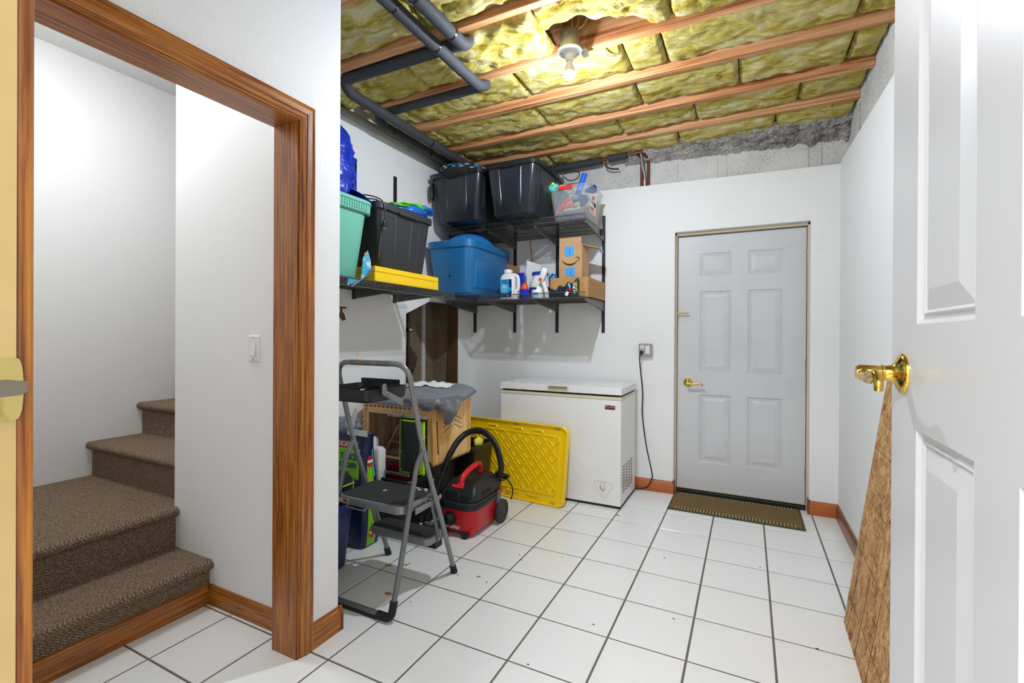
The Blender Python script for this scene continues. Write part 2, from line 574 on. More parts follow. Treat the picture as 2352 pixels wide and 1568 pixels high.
m_olive = plain('olive_recess', '#8e8b5e', 0.5)
m_yellow = plain('yellow_tote_lid', '#ffd510', 0.34, bump=(30, 0.03, 0.002))
m_yellow2 = plain('yellow_case', '#f2c70c', 0.4)
m_teal = plain('teal_tub', '#6fbaa4', 0.4, var=('#65ab97', 5, 0.5, 0.8))
m_blue = plain('blue_tote', '#1f6ea6', 0.28)
m_blue_dome = plain('blue_mesh_toy', '#2d7dd0', 0.5, bump=(420, 0.5, 0.002))
m_tarp = plain('blue_tarp', '#0f30aa', 0.26, bump=(18, 0.6, 0.02))
m_bluebin = plain('navy_bin', '#1c2c66', 0.4)
m_red = plain('vacuum_red', '#c8141c', 0.33)
m_red2 = plain('bright_red', '#e0202a', 0.35)
m_darkred = plain('dark_red_crate', '#7d0f12', 0.5)
m_alu = plain('ladder_steel', '#888b8d', 0.38, 0.45)
m_alu_dk = plain('ladder_steel_painted', '#74787a', 0.4, 0.4)
m_tread = None
def _tread():
    m, nt, b = new_mat('ribbed_rubber_tread')
    b.inputs['Base Color'].default_value = lin('#2b2b2b')
    b.inputs['Roughness'].default_value = 0.6
    tc = nt.nodes.new('ShaderNodeTexCoord')
    w = nt.nodes.new('ShaderNodeTexWave'); w.bands_direction = 'Y'; w.inputs['Scale'].default_value = 42; w.inputs['Distortion'].default_value = 0.4
    nt.links.new(tc.outputs['Object'], w.inputs[0])
    bp = nt.nodes.new('ShaderNodeBump'); bp.inputs['Strength'].default_value = 0.9; bp.inputs['Distance'].default_value = 0.003
    nt.links.new(w.outputs[0], bp.inputs['Height']); nt.links.new(bp.outputs[0], b.inputs['Normal'])
    out = ramp_col(nt, w.outputs[0], [(0.2, '#1d1d1d'), (0.8, '#3d3d3b')])
    nt.links.new(out, b.inputs['Base Color'])
    return m
m_tread = _tread()
m_card = plain('cardboard', '#c9a073', 0.8, var=('#be9467', 8, 0.4, 0.7))
m_card2 = plain('cardboard_brown', '#b98a52', 0.8, var=('#ae7f48', 8, 0.4, 0.7))
m_card_dk = plain('cardboard_inside', '#a4744a', 0.85)
m_kraft = plain('packing_tape_brown', '#b98c4a', 0.3)
m_bluetape = plain('blue_tape', '#4aa3ea', 0.6)
m_ink = plain('black_ink', '#1b1712', 0.6)
m_ink_brown = plain('brown_print', '#8a683f', 0.7)
m_paper = plain('paper_white', (0.80, 0.80, 0.78), 0.7)
m_cyan = plain('label_cyan', '#1fa6d8', 0.4)
m_navy = plain('label_navy', '#151f5c', 0.4)
m_orange = plain('label_orange', '#ee5a1e', 0.4)
m_funnel = plain('scoop_blue', '#1a2fd0', 0.35)
m_lidblue = plain('lid_blue', '#1b3fa8', 0.35)
m_bagblue = plain('pouch_blue', '#1c62b8', 0.25)
m_greybag = plain('grey_nylon', '#80848d', 0.36, bump=(40, 0.5, 0.006))
m_greybag_dk = plain('grey_nylon_dark', '#6a6b70', 0.36, bump=(40, 0.6, 0.006))
m_cloth = plain('white_cloth', (0.78, 0.78, 0.77), 0.85, bump=(60, 0.5, 0.004))
m_lime = plain('lime_green', '#a6dc0e', 0.4)
m_green = plain('bag_green', '#7bc40c', 0.35)
m_navybag = plain('bag_navy', '#16204a', 0.3, bump=(18, 0.35, 0.006))
m_pouch_dk = plain('pouch_dark', '#171c33', 0.2, bump=(50, 0.4, 0.004), var=('#2a4a58', 20, 0.5, 0.7))
m_copper = plain('copper_pipe', '#7d4a38', 0.4, 0.8)
m_chrome = plain('chrome', '#c8c8c8', 0.15, 1.0)
m_pvc = plain('grey_pvc', '#8d8a80', 0.5)
m_rubber_cord = plain('black_cord', '#131313', 0.45)
m_mat = None
def _mat():
    m, nt, b = new_mat('coir_mat')
    tc = nt.nodes.new('ShaderNodeTexCoord')
    n = nt.nodes.new('ShaderNodeTexNoise'); n.inputs['Scale'].default_value = 230; n.inputs['Detail'].default_value = 5; n.inputs['Roughness'].default_value = 0.8
    nt.links.new(tc.outputs['Object'], n.inputs[0])
    out = ramp_col(nt, n.outputs[0], [(0.32, '#4c3a20'), (0.48, '#7d6238'), (0.66, '#ab8c58')])
    nt.links.new(out, b.inputs['Base Color'])
    b.inputs['Roughness'].default_value = 1.0
    bp = nt.nodes.new('ShaderNodeBump'); bp.inputs['Strength'].default_value = 1.0; bp.inputs['Distance'].default_value = 0.006
    nt.links.new(n.outputs[0], bp.inputs['Height']); nt.links.new(bp.outputs[0], b.inputs['Normal'])
    return m
m_mat = _mat()
m_mat_rib = plain('mat_border_tan', '#a08a5c', 1.0, bump=(200, 0.8, 0.004))
m_mat_base = plain('mat_rubber_olive', '#4d4a33', 0.9)
m_glass = plain('clear_acrylic', (0.95, 0.95, 0.95), 0.03, trans=1.0, alpha=1.0)
m_glass.node_tree.nodes['Principled BSDF'].inputs['IOR'].default_value = 1.25
m_clear = plain('clear_tub_plastic', (0.92, 0.94, 0.95), 0.14, trans=0.88)
m_clear.node_tree.nodes['Principled BSDF'].inputs['IOR'].default_value = 1.12
m_aqua = plain('toy_aqua', '#58cbb8', 0.4)
m_toyblue = plain('toy_blue', '#1263d6', 0.35)
m_toydk = plain('toy_navy', '#1744a8', 0.4)
m_salmon = plain('toy_salmon', '#ff6a58', 0.45)
m_skyt = plain('toy_sky', '#55bfe0', 0.45)
m_limet = plain('toy_lime', '#c8e85a', 0.45)
m_purple = plain('toy_lilac', '#a58ad8', 0.45)
m_orangeT = plain('toy_orange', '#f5a53a', 0.45)
m_jugwhite = plain('milky_plastic', (0.74, 0.74, 0.72), 0.45)
m_brownpipe = plain('old_bronze', '#6b4a34', 0.45, 0.6)
m_valve = plain('valve_red', '#8d1018', 0.45)
m_brownwood = plain('dark_wood', '#5b3d22', 0.7)
m_bedding = plain('bedding', '#c9b394', 0.95, bump=(60, 0.9, 0.01), var=('#8a7358', 40, 0.45, 0.65))
m_greyknob = plain('grey_latch', '#5c5f60', 0.4)
m_bulb = plain('lit_bulb', (1, 1, 1), 0.4, emit=((0.78, 0.865, 1.0), BULB_STRENGTH))
m_hall_fill = plain('hall_fill_glow', (1, 1, 1), 0.4, emit=((0.95, 0.97, 1.0), HALL_FILL))  # glow of the unseen fill light in the passage
m_lamp2 = plain('lit_stair_lamp', (1, 1, 1), 0.4, emit=((0.96, 0.98, 1.0), STAIR_LAMP))
m_fabric_b = plain('black_fabric', '#1b1c1f', 0.9, bump=(60, 0.5, 0.006))
m_fabric_g = plain('charcoal_fabric', '#46464a', 0.9, bump=(60, 0.6, 0.006))
m_bluearrow = plain('arrow_blue', '#2f9fd0', 0.8)
m_greyarrow = plain('arrow_grey', '#9a9ca4', 0.8)
m_snowbag = plain('pouch_cyan_print', '#3fa9cf', 0.3, bump=(40, 0.4, 0.004), var=((0.78, 0.82, 0.84), 14, 0.48, 0.6))
m_sticker = plain('sticker_label', '#c9bfae', 0.6, var=('#8c8478', 120, 0.5, 0.62))
m_subfloor = plain('subfloor_board', '#9c6a42', 0.85, var=('#7a4d2c', 25, 0.4, 0.7))
m_yellowcable = plain('yellow_cable', '#c9a91a', 0.45)
m_cable = plain('cream_cable', '#cbb892', 0.5)
m_dirt = plain('dirt_speck', '#33302b', 0.9)
m_stain = plain('rust_stain', '#b98a50', 0.5)
# ------------------------------------------------------------------ floor with tiles
fl = struct(MB().box(-2.53, 2.05, -3.7, 2.35, -0.06, -0.0028).build('floor', m_grout))
def tile_mesh(x0, x1, y0, y1):
    b = 0.0016
    mb = MB()
    r0 = [(x0, y0, -0.0075), (x1, y0, -0.0075), (x1, y1, -0.0075), (x0, y1, -0.0075)]
    r1 = [(x0, y0, -b), (x1, y0, -b), (x1, y1, -b), (x0, y1, -b)]
    r2 = [(x0 + b, y0 + b, 0), (x1 - b, y0 + b, 0), (x1 - b, y1 - b, 0), (x0 + b, y1 - b, 0)]
    mb.loft([r0, r1, r2], False, True)
    return mb
_full = None
_g = 0.0042
random.seed(4)
for j in range(-12, 8):
    for i in range(-5, 6):
        x0, x1 = i * T + _g, (i + 1) * T - _g
        y0, y1 = j * TY + _g, (j + 1) * TY - _g
        full = True
        for lo, hi, ax in ((-1.30, 1.715, 'x'), (-3.6, 2.19, 'y')):
            if ax == 'x':
                if x0 < lo: x0 = lo; full = False
                if x1 > hi: x1 = hi; full = False
            else:
                if y0 < lo: y0 = lo; full = False
                if y1 > hi: y1 = hi; full = False
        if x1 - x0 < 0.012 or y1 - y0 < 0.012:
            continue
        if x1 < -1.14 and y1 < -0.62:
            continue
        if full and _full is not None:
            t = copy_part(_full[0], fl, ((i - _full[1]) * T, (j - _full[2]) * TY, 0))
        else:
            t = tile_mesh(x0, x1, y0, y1).build('tile', m_tile, fl)
            if full:
                _full = (t, i, j)

# ------------------------------------------------------------------ back wall (drywall over concrete) with the recessed grey door
DX0, DX1, DZ = 0.609, 1.533, 2.094
def ztop(x):
    return 2.506 - (x - 0.02) * 0.0225
mb = MB()
for a, b in ((XL, DX0), (DX1, XR + 0.02)):
    mb.prism([(a, 0), (b, 0), (b, ztop(b)), (a, ztop(a))], (0, YB, 0), (1, 0, 0), (0, 0, 1), (0, 1, 0), 0.05)
mb.prism([(DX0, DZ), (DX1, DZ), (DX1, ztop(DX1)), (DX0, ztop(DX0))], (0, YB, 0), (1, 0, 0), (0, 0, 1), (0, 1, 0), 0.05)
wb = struct(mb.build('wall_back', m_wall_back), 'white painted drywall with the grey door')
mb = MB()
mb.box(-1.9, DX0 - 0.01, YB + 0.055, 2.35, 0, 2.98)
mb.box(DX1 + 0.01, 1.95, YB + 0.055, 2.35, 0, 2.98)
mb.box(DX0 - 0.01, DX1 + 0.01, YB + 0.055, 2.35, DZ + 0.012, 2.98)
wbc = struct(mb.build('wall_back_foundation', m_concrete), 'bare grey concrete band above the drywall')
# crumbly mortar under the last insulation batt
def _mort(u, v):
    x = 0.20 + u * 1.56
    t = v
    am = 0.012 + 0.03 * u
    n = noise.noise(Vector((x * 14, t * 5, 1.0))) + 0.6 * noise.noise(Vector((x * 37, t * 13, 4.0)))
    y = YB + 0.052 - 0.16 * t + n * am * (0.25 + 0.75 * math.sin(math.pi * t))
    z = 2.705 - 0.060 * u + (0.10 + 0.05 * u) * t + n * am * 0.8
    return (x, y, z)
mo = MB().grid(_mort, 170, 16).build('mortar_bed', m_mortar, wbc, smooth=True)
for xx in (0.98, 0.915, 1.52, 1.60, 0.62):
    MB().box(xx, xx + 0.0025, YB + 0.0535, YB + 0.057, 2.44, 2.66).build('form_line', m_mortar, wbc)

# frame round the grey door
d1f = sroot('trim_1', (1.07, 2.10, 0), 'beige frame of the grey door')
mb = MB()
mb.box(DX0 - 0.003, DX0 + 0.013, 2.052, 2.16, 0, DZ); mb.build('frame_side', m_frame_beige, d1f, bevel=0.002)
MB().box(DX1 - 0.013, DX1 + 0.003, 2.052, 2.16, 0, DZ).build('frame_side', m_frame_beige, d1f, bevel=0.002)
MB().box(DX0 - 0.003, DX1 + 0.003, 2.052, 2.16, DZ - 0.022, DZ + 0.003).build('frame_head', m_frame_beige, d1f, bevel=0.002)
MB().box(DX0, DX1, 2.07, 2.30, 0.0, 0.03).build('threshold', m_black, d1f, bevel=0.004)
MB().box(DX0 + 0.012, DX1 - 0.012, 2.14, 2.16, 0.0, DZ).build('weather_strip', m_black, d1f)

def door_panels(put, rects, m, parent):
    """put(u, v, depth) -> world point; each embossed panel is a piece of its own"""
    for (u0, u1, v0, v1) in rects:
        rr = []
        for ins, dp in ((0, 0), (0.006, 0.008), (0.013, 0.008), (0.016, 0.004), (0.020, 0.008), (0.046, 0.0015), (0.05, 0.0005)):
            rr.append([put(u0 + ins, v0 + ins, dp), put(u1 - ins, v0 + ins, dp), put(u1 - ins, v1 - ins, dp), put(u0 + ins, v1 - ins, dp)])
        MB().loft(rr, False, True).build('panel', m, parent, bevel=0.0012)

def door_slab(put, u0, u1, v0, v1, cols, rows, th, m, parent):
    mb = MB()
    def bx(a, b, c, d):
        q = [put(a, c, 0), put(b, c, 0), put(b, d, 0), put(a, d, 0)]
        q2 = [put(a, c, 0.009), put(b, c, 0.009), put(b, d, 0.009), put(a, d, 0.009)]
        mb.loft([q, q2])
    us = [u0] + [x for c in cols for x in c] + [u1]
    vs = [v0] + [x for r in rows for x in r] + [v1]
    for k in range(0, len(us), 2):
        bx(us[k], us[k + 1], v0, v1)
    for c in cols:
        for k in range(0, len(vs), 2):
            bx(c[0], c[1], vs[k], vs[k + 1])
    q = [put(u0, v0, 0.009), put(u1, v0, 0.009), put(u1, v1, 0.009), put(u0, v1, 0.009)]
    q2 = [put(u0, v0, th), put(u1, v0, th), put(u1, v1, th), put(u0, v1, th)]
    mb.loft([q, q2])
    return mb.build('slab', m, parent)

d1 = sroot('door_1', (1.07, 2.09, 0.04), 'grey six-panel steel door in the back wall')
put1 = lambda u, v, d: (u, 2.09 + d, v)
cols = [(0.792, 1.019), (1.137, 1.366)]
rows = [(0.262, 0.798), (0.975, 1.62), (1.742, 1.922)]
door_slab(put1, 0.625, 1.516, 0.042, 2.066, cols, rows, 0.045, m_greydoor, d1)
door_panels(put1, [(c[0], c[1], r[0], r[1]) for c in cols for r in rows], m_greydoor, d1)
MB().box(0.625, 1.516, 2.086, 2.10, 0.036, 0.046).build('sweep', m_frame_beige, d1)
for zz in (1.845, 1.052, 0.257):
    h = MB().cyl((1.521, 2.084, zz - 0.05), (1.521, 2.084, zz + 0.05), 0.007, n=12).build('hinge', m_hinge, d1, smooth=True)
    for q in (-0.03, -0.01, 0.01, 0.03):
        MB().cyl((1.521, 2.084, zz + q - 0.0008), (1.521, 2.084, zz + q + 0.0008), 0.0076, n=12).build('knuckle_line', m_ink, h)
def lever(parent, o, n, along, up, m, s=1.0, curl=1.0):
    """rosette on the door face at o (normal n) with a curled lever running along"""
    o, n, along, up = Vector(o), Vector(n), Vector(along), Vector(up)
    hd = MB().lathe([(0.034 * s, 0.0), (0.034 * s, 0.003), (0.031 * s, 0.006), (0.027 * s, 0.008), (0.018 * s, 0.012), (0.0135 * s, 0.018), (0.0125 * s, 0.026), (0.0145 * s, 0.027), (0.0145 * s, 0.030), (0.0125 * s, 0.031), (0.0135 * s, 0.060), (0.011 * s, 0.066), (0.0, 0.067)], o, n, 28).build('rosette', m, parent, smooth=50)
    b = o + n * 0.056
    pts = smooth_path([b - along * 0.006, b + along * 0.02 - up * 0.004, b + along * 0.05 - up * 0.006 * curl, b + along * 0.078 + up * 0.001, b + along * 0.098 + up * 0.003, b + along * 0.112 - up * 0.008 * curl, b + along * 0.112 - up * 0.018 * curl], 6)
    k = len(pts)
    rad = [0.010 * s * (1 - 0.42 * (i / (k - 1))) for i in range(k)]
    MB().tube(pts, 0.008, 12, radii=rad).build('lever', m, hd, smooth=True)
    return hd
lever(d1, (0.706, 2.09, 0.89), (0, -1, 0), (1, 0, 0), (0, 0, 1), m_brass, 1.0)
cb = MB().box(0.618, 0.700, 2.058, 2.064, 1.440, 1.452).build('security_bar', m_brass, d1, bevel=0.002)
MB().lathe([(0.006, 0), (0.007, 0.004), (0.004, 0.009)], (0.702, 2.061, 1.446), (1, 0, 0), 12).build('knob', m_brass, cb, smooth=True)
MB().box(0.620, 0.628, 2.06, 2.09, 1.43, 1.462).build('bracket', m_brass, d1)

# ------------------------------------------------------------------ right wall
def zr(y):
    return 2.487 - 0.046 * (2.0 - y)
mb = MB()
mb.prism([(YF, 0), (YB + 0.02, 0), (YB + 0.02, zr(YB)), (YF, zr(YF))], (XR, 0, 0), (0, 1, 0), (0, 0, 1), (1, 0, 0), 0.05)
wr = struct(mb.build('wall_right', m_wall), 'plain white painted wall beside the open white door')
wrc = struct(MB().box(XR + 0.055, 1.95, YF - 0.1, YB + 0.06, 0, 2.98).build('wall_right_foundation', m_concrete), 'bare concrete strip at the top of the right wall')
MB().box(XR + 0.052, XR + 0.056, 1.70, 1.7025, 2.44, 2.74).build('form_line', m_mortar, wrc)

# ------------------------------------------------------------------ left wall of the storage bay, with the open niche
mb = MB()
ax = ((XL, 0, 0), (0, 1, 0), (0, 0, 1), (-1, 0, 0))
mb.prism([(YP - 0.05, 0), (1.03, 0), (1.03, 1.43), (1.36, 1.556), (1.36, 2.98), (YP - 0.05, 2.98)], *ax, 0.11)
mb.prism([(1.36, 1.556), (1.79, 1.556), (1.79, 2.98), (1.36, 2.98)], *ax, 0.11)
mb.prism([(1.79, 0), (YB + 0.02, 0), (YB + 0.02, 2.98), (1.79, 2.98)], *ax, 0.11)
wl = struct(mb.build('wall_left', m_wall_back), 'white wall behind the left shelf with a cut-out niche')
mb = MB()
mb.box(-1.66, -1.60, 0.98, 1.86, 0, 1.75)
mb.box(-1.60, -1.412, 1.80, 1.86, 0, 1.75)
mb.box(-1.60, -1.412, 0.98, 1.02, 0, 1.75)
mb.box(-1.60, -1.412, 1.02, 1.80, 1.62, 1.75)
nic = struct(mb.build('wall_niche', m_concrete_brown), 'brown bare concrete inside the niche')
MB().box(-1.599, -1.585, 1.62, 1.66, 0, 1.62).build('form_board', m_concrete, nic)
MB().box(-1.41, -1.305, 1.775, 1.792, 0, 1.555).build('stud', m_brownwood, nic)
def _rust(p, d):
    return p * (1 + 0.45 * noise.noise(d * 3.0))
MB().ell((-1.57, 1.36, 1.03), 0.05, 0.13, 0.12, 24, 16, _rust).build('rusty_cavity', m_rust, nic, smooth=True)
MB().tube([(-1.45, 1.245, 0.4), (-1.45, 1.245, 1.5)], 0.012, 10).build('conduit', m_black, nic, smooth=True)
cl = MB().box(-1.47, -1.43, 1.225, 1.29, 1.285, 1.325).build('cable_clamp', m_black, nic, bevel=0.003)
for k in range(3):
    MB().box(-1.4298, -1.4285, 1.236 + k * 0.014, 1.243 + k * 0.014, 1.296, 1.314).build('white_wire', m_white, cl)

# ------------------------------------------------------------------ wall with the cased opening, partition, stair walls
OY0, OY1, OZ = -1.52, -0.69, 2.10
mb = MB()
mb.box(XW - 0.13, XW, OY1, YP, 0, 2.98)
mb.box(XW - 0.13, XW, YF - 0.12, OY0, 0, 2.98)
mb.box(XW - 0.13, XW, OY0, OY1, OZ, 2.98)
struct(mb.build('wall_opening', m_wall_tex), 'white wall with the oak cased opening to the stairs')
struct(MB().box(-1.41, XW - 0.13, YS, YP, 0, 2.98).build('wall_partition', m_wall), 'white wall with the light switch')
struct(MB().box(-2.53, -2.41, YF - 0.12, 1.2, 0, 2.98).build('wall_stair', m_wall_tex), 'tall white wall behind the stairs')
struct(MB().box(-2.41, -1.412, 0.95, 1.02, 0, 2.98).build('wall_stair_end', m_wall), 'white wall at the top of the stairwell')
struct(MB().box(-2.53, XW, YF - 0.12, 0.98, 2.90, 2.98).build('ceiling_stair', m_wall), 'white ceiling above the stairs')

# oak casing and jamb of the opening
prof = [(0.0, 0.0), (0.064, 0.0), (0.064, 0.017), (0.058, 0.019), (0.052, 0.016), (0.048, 0.018), (0.030, 0.0175), (0.026, 0.013), (0.022, 0.014), (0.012, 0.0115), (0.008, 0.007), (0.004, 0.010), (0.0, 0.009)]
t2 = sroot('trim_2', (XW, OY1, 0), 'orange oak casing around the opening to the stairs')
cy1 = OY1 + 0.006   # casing set back from the jamb edge
cz1 = OZ - 0.018
MB().prism(prof, (XW, cy1, 0), (0, 1, 0), (1, 0, 0), (0, 0, 1), 0, d1=lambda a, b: cz1 + 0.006 + a).build('casing_side', m_oak_z, t2, smooth=20)
MB().prism(prof, (XW, OY0 + 0.012, 0), (0, -1, 0), (1, 0, 0), (0, 0, 1), 0, d1=lambda a, b: cz1 + 0.006 + a).build('casing_side', m_oak_z, t2, smooth=20)
MB().prism(prof, (XW, 0, cz1 + 0.006), (0, 0, 1), (1, 0, 0), (0, 1, 0), 0, d0=lambda a, b: OY0 + 0.012 - a, d1=lambda a, b: cy1 + a).build('casing_head', m_oak_y, t2, smooth=20)
MB().box(XW - 0.135, XW + 0.004, OY1 - 0.0005, OY1 + 0.0185, 0.0, OZ).build('jamb_side', m_oak_z, t2, bevel=0.0015)
MB().box(XW - 0.135, XW + 0.004, OY0, OY0 + 0.018, 0.0, OZ).build('jamb_side', m_oak_z, t2, bevel=0.0015)
MB().box(XW - 0.135, XW + 0.004, OY0 + 0.018, OY1 - 0.0005, OZ - 0.018, OZ + 0.0005).build('jamb_head', m_oak_y, t2, bevel=0.0015)

# baseboards
bprof = [(0.0, 0.0), (0.016, 0.0), (0.016, 0.060), (0.014, 0.066), (0.0145, 0.072), (0.010, 0.078), (0.006, 0.086), (0.0, 0.088)]
def baseboard(name, o, n, d, length, m, label, h=1.0, d0=None, d1=None):
    mb = MB()
    mb.prism([(a, b * h) for a, b in bprof], o, n, (0, 0, 1), d, length, d0, d1)
    return struct(mb.build(name, m, smooth=20), label)
baseboard('baseboard_column', (XW, cy1 + 0.064, 0), (1, 0, 0), (0, 1, 0), 0, m_oak_y, 'short oak baseboard at the wall end', 1.15, d1=lambda a, b: YP - cy1 - 0.064 + 0.016)
baseboard('baseboard_column_end', (XW + 0.016, YP, 0), (0, 1, 0), (-1, 0, 0), 0.85, m_oak_x, 'oak baseboard along the partition in the storage bay', 1.15, d0=lambda a, b: 0.0)
baseboard('baseboard_hall', (-1.1165, YS, 0), (0, -1, 0), (1, 0, 0), 0.566, m_oak_x, 'oak baseboard under the light switch')
baseboard('baseboard_back_left', (0.30, YB, 0), (0, -1, 0), (1, 0, 0), 0.309 + 0.004, m_redoak_x, 'oak baseboard between freezer and grey door', 1.1)
baseboard('baseboard_back_right', (1.537, YB, 0), (0, -1, 0), (1, 0, 0), 0.1695, m_redoak_x, 'short oak baseboard right of the grey door', 1.1)
baseboard('baseboard_right', (XR, YB - 0.016, 0), (-1, 0, 0), (0, -1, 0), 3.6, m_redoak_y, 'dark oak baseboard along the right wall', 1.1)
MB().box(DX0 - 0.008, DX0 + 0.010, YB - 0.012, 2.07, 0, 0.105).build('trim_3', m_redoak_y, bevel=0.003)
struct(bpy.data.objects['trim_3'], 'oak baseboard return at the left of the grey door')
MB().box(DX1 - 0.010, DX1 + 0.008, YB - 0.012, 2.07, 0, 0.105).build('trim_4', m_redoak_y, bevel=0.003)
struct(bpy.data.objects['trim_4'], 'oak baseboard return at the right of the grey door')
# ------------------------------------------------------------------ camera doorway: near wall, jamb with strike plate, open white door
JX = 0.56
mb = MB()
mb.box(-2.53, JX - 0.018, YF - 0.12, YF, 0, 2.98)
mb.box(1.42, 1.95, YF - 0.12, YF, 0, 2.98)
mb.box(JX - 0.018, 1.42, YF - 0.12, YF, 2.34, 2.98)
struct(mb.build('wall_near', m_wall), 'white wall around the near doorway')
t5 = sroot('trim_5', (JX, YF, 0), 'near door jamb with oak casing edge')
MB().box(JX - 0.018, JX, YF - 0.125, YF - 0.0005, 0, 2.34).build('jamb', m_cream, t5)
MB().box(JX - 0.085, JX - 0.003, YF, YF + 0.0125, 0, 2.40).build('casing', m_oak_z, t5, bevel=0.003)
MB().box(1.402, 1.42, YF - 0.125, YF - 0.0005, 0, 2.34).build('jamb', m_cream, t5)
MB().box(1.41, 1.49, YF, YF + 0.0125, 0, 2.40).build('casing', m_oak_z, t5, bevel=0.003)
MB().box(JX - 0.085, 1.49, YF, YF + 0.0125, 2.335, 2.405).build('casing_head', m_oak_x, t5, bevel=0.003)
mb = MB()
zc = 1.210
pl = []
for k in range(13):
    a = -math.pi / 2 + math.pi * k / 12
    pl.append((0.0 + 0.006 * math.cos(a) ** 0.6 if math.cos(a) > 0 else 0.0, 0.0275 * math.sin(a)))
pl = [(-0.035, -0.0275)] + pl + [(-0.035, 0.0275)]
sp = MB().prism(pl, (JX, YF - 0.002, zc), (0, 1, 0), (0, 0, 1), (1, 0, 0), 0.0016).build('strike_plate', m_brass_worn, t5, bevel=0.0004)
MB().prism([(-0.035, -0.008), (0.004, -0.006), (0.0085, -0.003), (0.0088, 0.006), (0.002, 0.007), (-0.006, 0.0085), (-0.035, 0.007)], (JX + 0.0016, YF - 0.002, zc), (0, 1, 0), (0, 0, 1), (1, 0, 0), 0.0006).build('wear_mark', m_hinge, sp)

d2 = sroot('door_2', (1.39, -1.70, 0.012), 'white six-panel door standing open at the right')
XD = 1.372
put2 = lambda u, v, d: (XD + d, u, v)
cols2 = [(-1.525, -1.313), (-1.211, -1.000)]
rows2 = [(0.26, 1.117), (1.281, 1.905), (2.01, 2.18)]
door_slab(put2, -1.70, -0.862, 0.012, 2.30, cols2, rows2, 0.035, m_whitedoor, d2)
door_panels(put2, [(c[0], c[1], r[0], r[1]) for c in cols2 for r in rows2], m_whitedoor, d2)
lever(d2, (XD, -0.932, 1.199), (-1, 0, 0), (0, -1, 0), (0, 0, 1), m_brass, 1.0, 1.15)

# the passage behind the camera
struct(MB().box(-0.42, 2.9, -3.7, -3.6, 0, 2.7).build('wall_passage_end', m_wall), 'white end wall of the passage behind the doorway')
struct(MB().box(-0.54, -0.42, -3.7, YF - 0.12, 0, 2.7).build('wall_passage_left', m_wall), 'white side wall of the passage')
struct(MB().box(1.95, 2.05, -3.7, YF - 0.12, 0, 2.7).build('wall_passage_right', m_wall), 'white side wall of the passage on the right')
struct(MB().box(-0.54, 2.05, -3.7, YF - 0.12, 2.7, 2.76).build('ceiling_passage', m_wall), 'white ceiling of the passage')
pl_ = thing('passage_fill_lamp', 'unseen round lamp added on the passage ceiling as fill light', 'ceiling lamp', (0.75, -2.75, 2.7))  # unseen fill, added to brighten the room through the doorway
MB().lathe([(0.20, 0.0), (0.20, -0.03), (0.19, -0.035)], (0.75, -2.75, 2.7), (0, 0, 1), 32).build('base', m_white, pl_, smooth=True)
MB().lathe([(0.185, -0.035), (0.17, -0.07), (0.12, -0.09), (0.0, -0.1)], (0.75, -2.75, 2.7), (0, 0, 1), 32, False).build('lit_shade', m_hall_fill, pl_, smooth=True)
ps_ = thing('stairwell_lamp', 'round white flush lamp on the ceiling over the stairs', 'ceiling lamp', (-1.55, -0.88, 2.90))
MB().lathe([(0.20, 0.0), (0.20, -0.03), (0.19, -0.035)], (-1.55, -0.88, 2.90), (0, 0, 1), 32).build('base', m_white, ps_, smooth=True)
MB().lathe([(0.185, -0.035), (0.17, -0.07), (0.12, -0.09), (0.0, -0.1)], (-1.55, -0.88, 2.90), (0, 0, 1), 32, False).build('lit_shade', m_lamp2, ps_, smooth=True)

# ------------------------------------------------------------------ ceiling: subfloor, joists, insulation batts
ce = struct(MB().box(-1.41, 1.95, YF - 0.12, 2.35, 2.98, 3.02).build('ceiling', m_subfloor), 'unfinished ceiling of wooden joists and yellow insulation')
JY = [-1.60, -1.19, -0.785, -0.375, 0.026, 0.463, 0.875, 1.303, 1.699]
for k, y in enumerate(JY):
    tilt = 0.0
    x0 = -1.215 if y > YP else (XW + 0.01)
    mb = MB()
    mb.box(x0, 1.7605, y - 0.003, y + 0.040, ZJ, 2.978)
    mb.build('joist', m_joist, ce, bevel=0.003)
random.seed(11)
def batt(x0, x1, y0, y1, seed, zb, sag, notch=None, rough=1.0):
    nx = max(14, int((x1 - x0) / 0.016)); ny = max(8, int((y1 - y0) / 0.018))
    def fn(u, v):
        x = x0 + (x1 - x0) * u
        ya, yb_ = y0, y1
        lift = 0.0
        if notch:
            c, w, dpt = notch
            q = (x - c) / w
            if abs(q) < 1:
                s = (1 - q * q) ** 0.6
                yb_ = y1 - dpt * s * (1 + 0.35 * noise.noise(Vector((x * 9, seed, 0))))
        y = ya + (yb_ - ya) * v
        eu = min(u, 1 - u) * (x1 - x0); ev = min(v, 1 - v) * (yb_ - ya)
        e = 1 - math.exp(-eu / 0.006)
        e2 = 1 - math.exp(-ev / 0.028)
        p = Vector((x * 1.0, y * 1.6, seed * 7.3))
        n = 0.015 * fbm(p, 5.0, 4) + 0.011 * (1 - 2 * abs(noise.noise(p * 9 + Vector((0, p.x * 3, 0))))) + 0.007 * (1 - 2 * abs(noise.noise(p * 24)))
        z = zb - sag * (e * e2) - n * rough * (0.35 + 0.65 * e * e2) + (1 - e) * 0.006 + (1 - e2) * 0.018
        jit = 0.004 * noise.noise(Vector((x * 20, seed, 3)))
        return (x, y + (jit if 0 < v < 1 else 0), max(z, ZJ - 0.045))
    mb = MB()
    mb.grid(fn, nx, ny)
    return mb
bays = [(JY[i] + 0.038, JY[i + 1]) for i in range(len(JY) - 1)] + [(JY[-1] + 0.038, 2.058)]
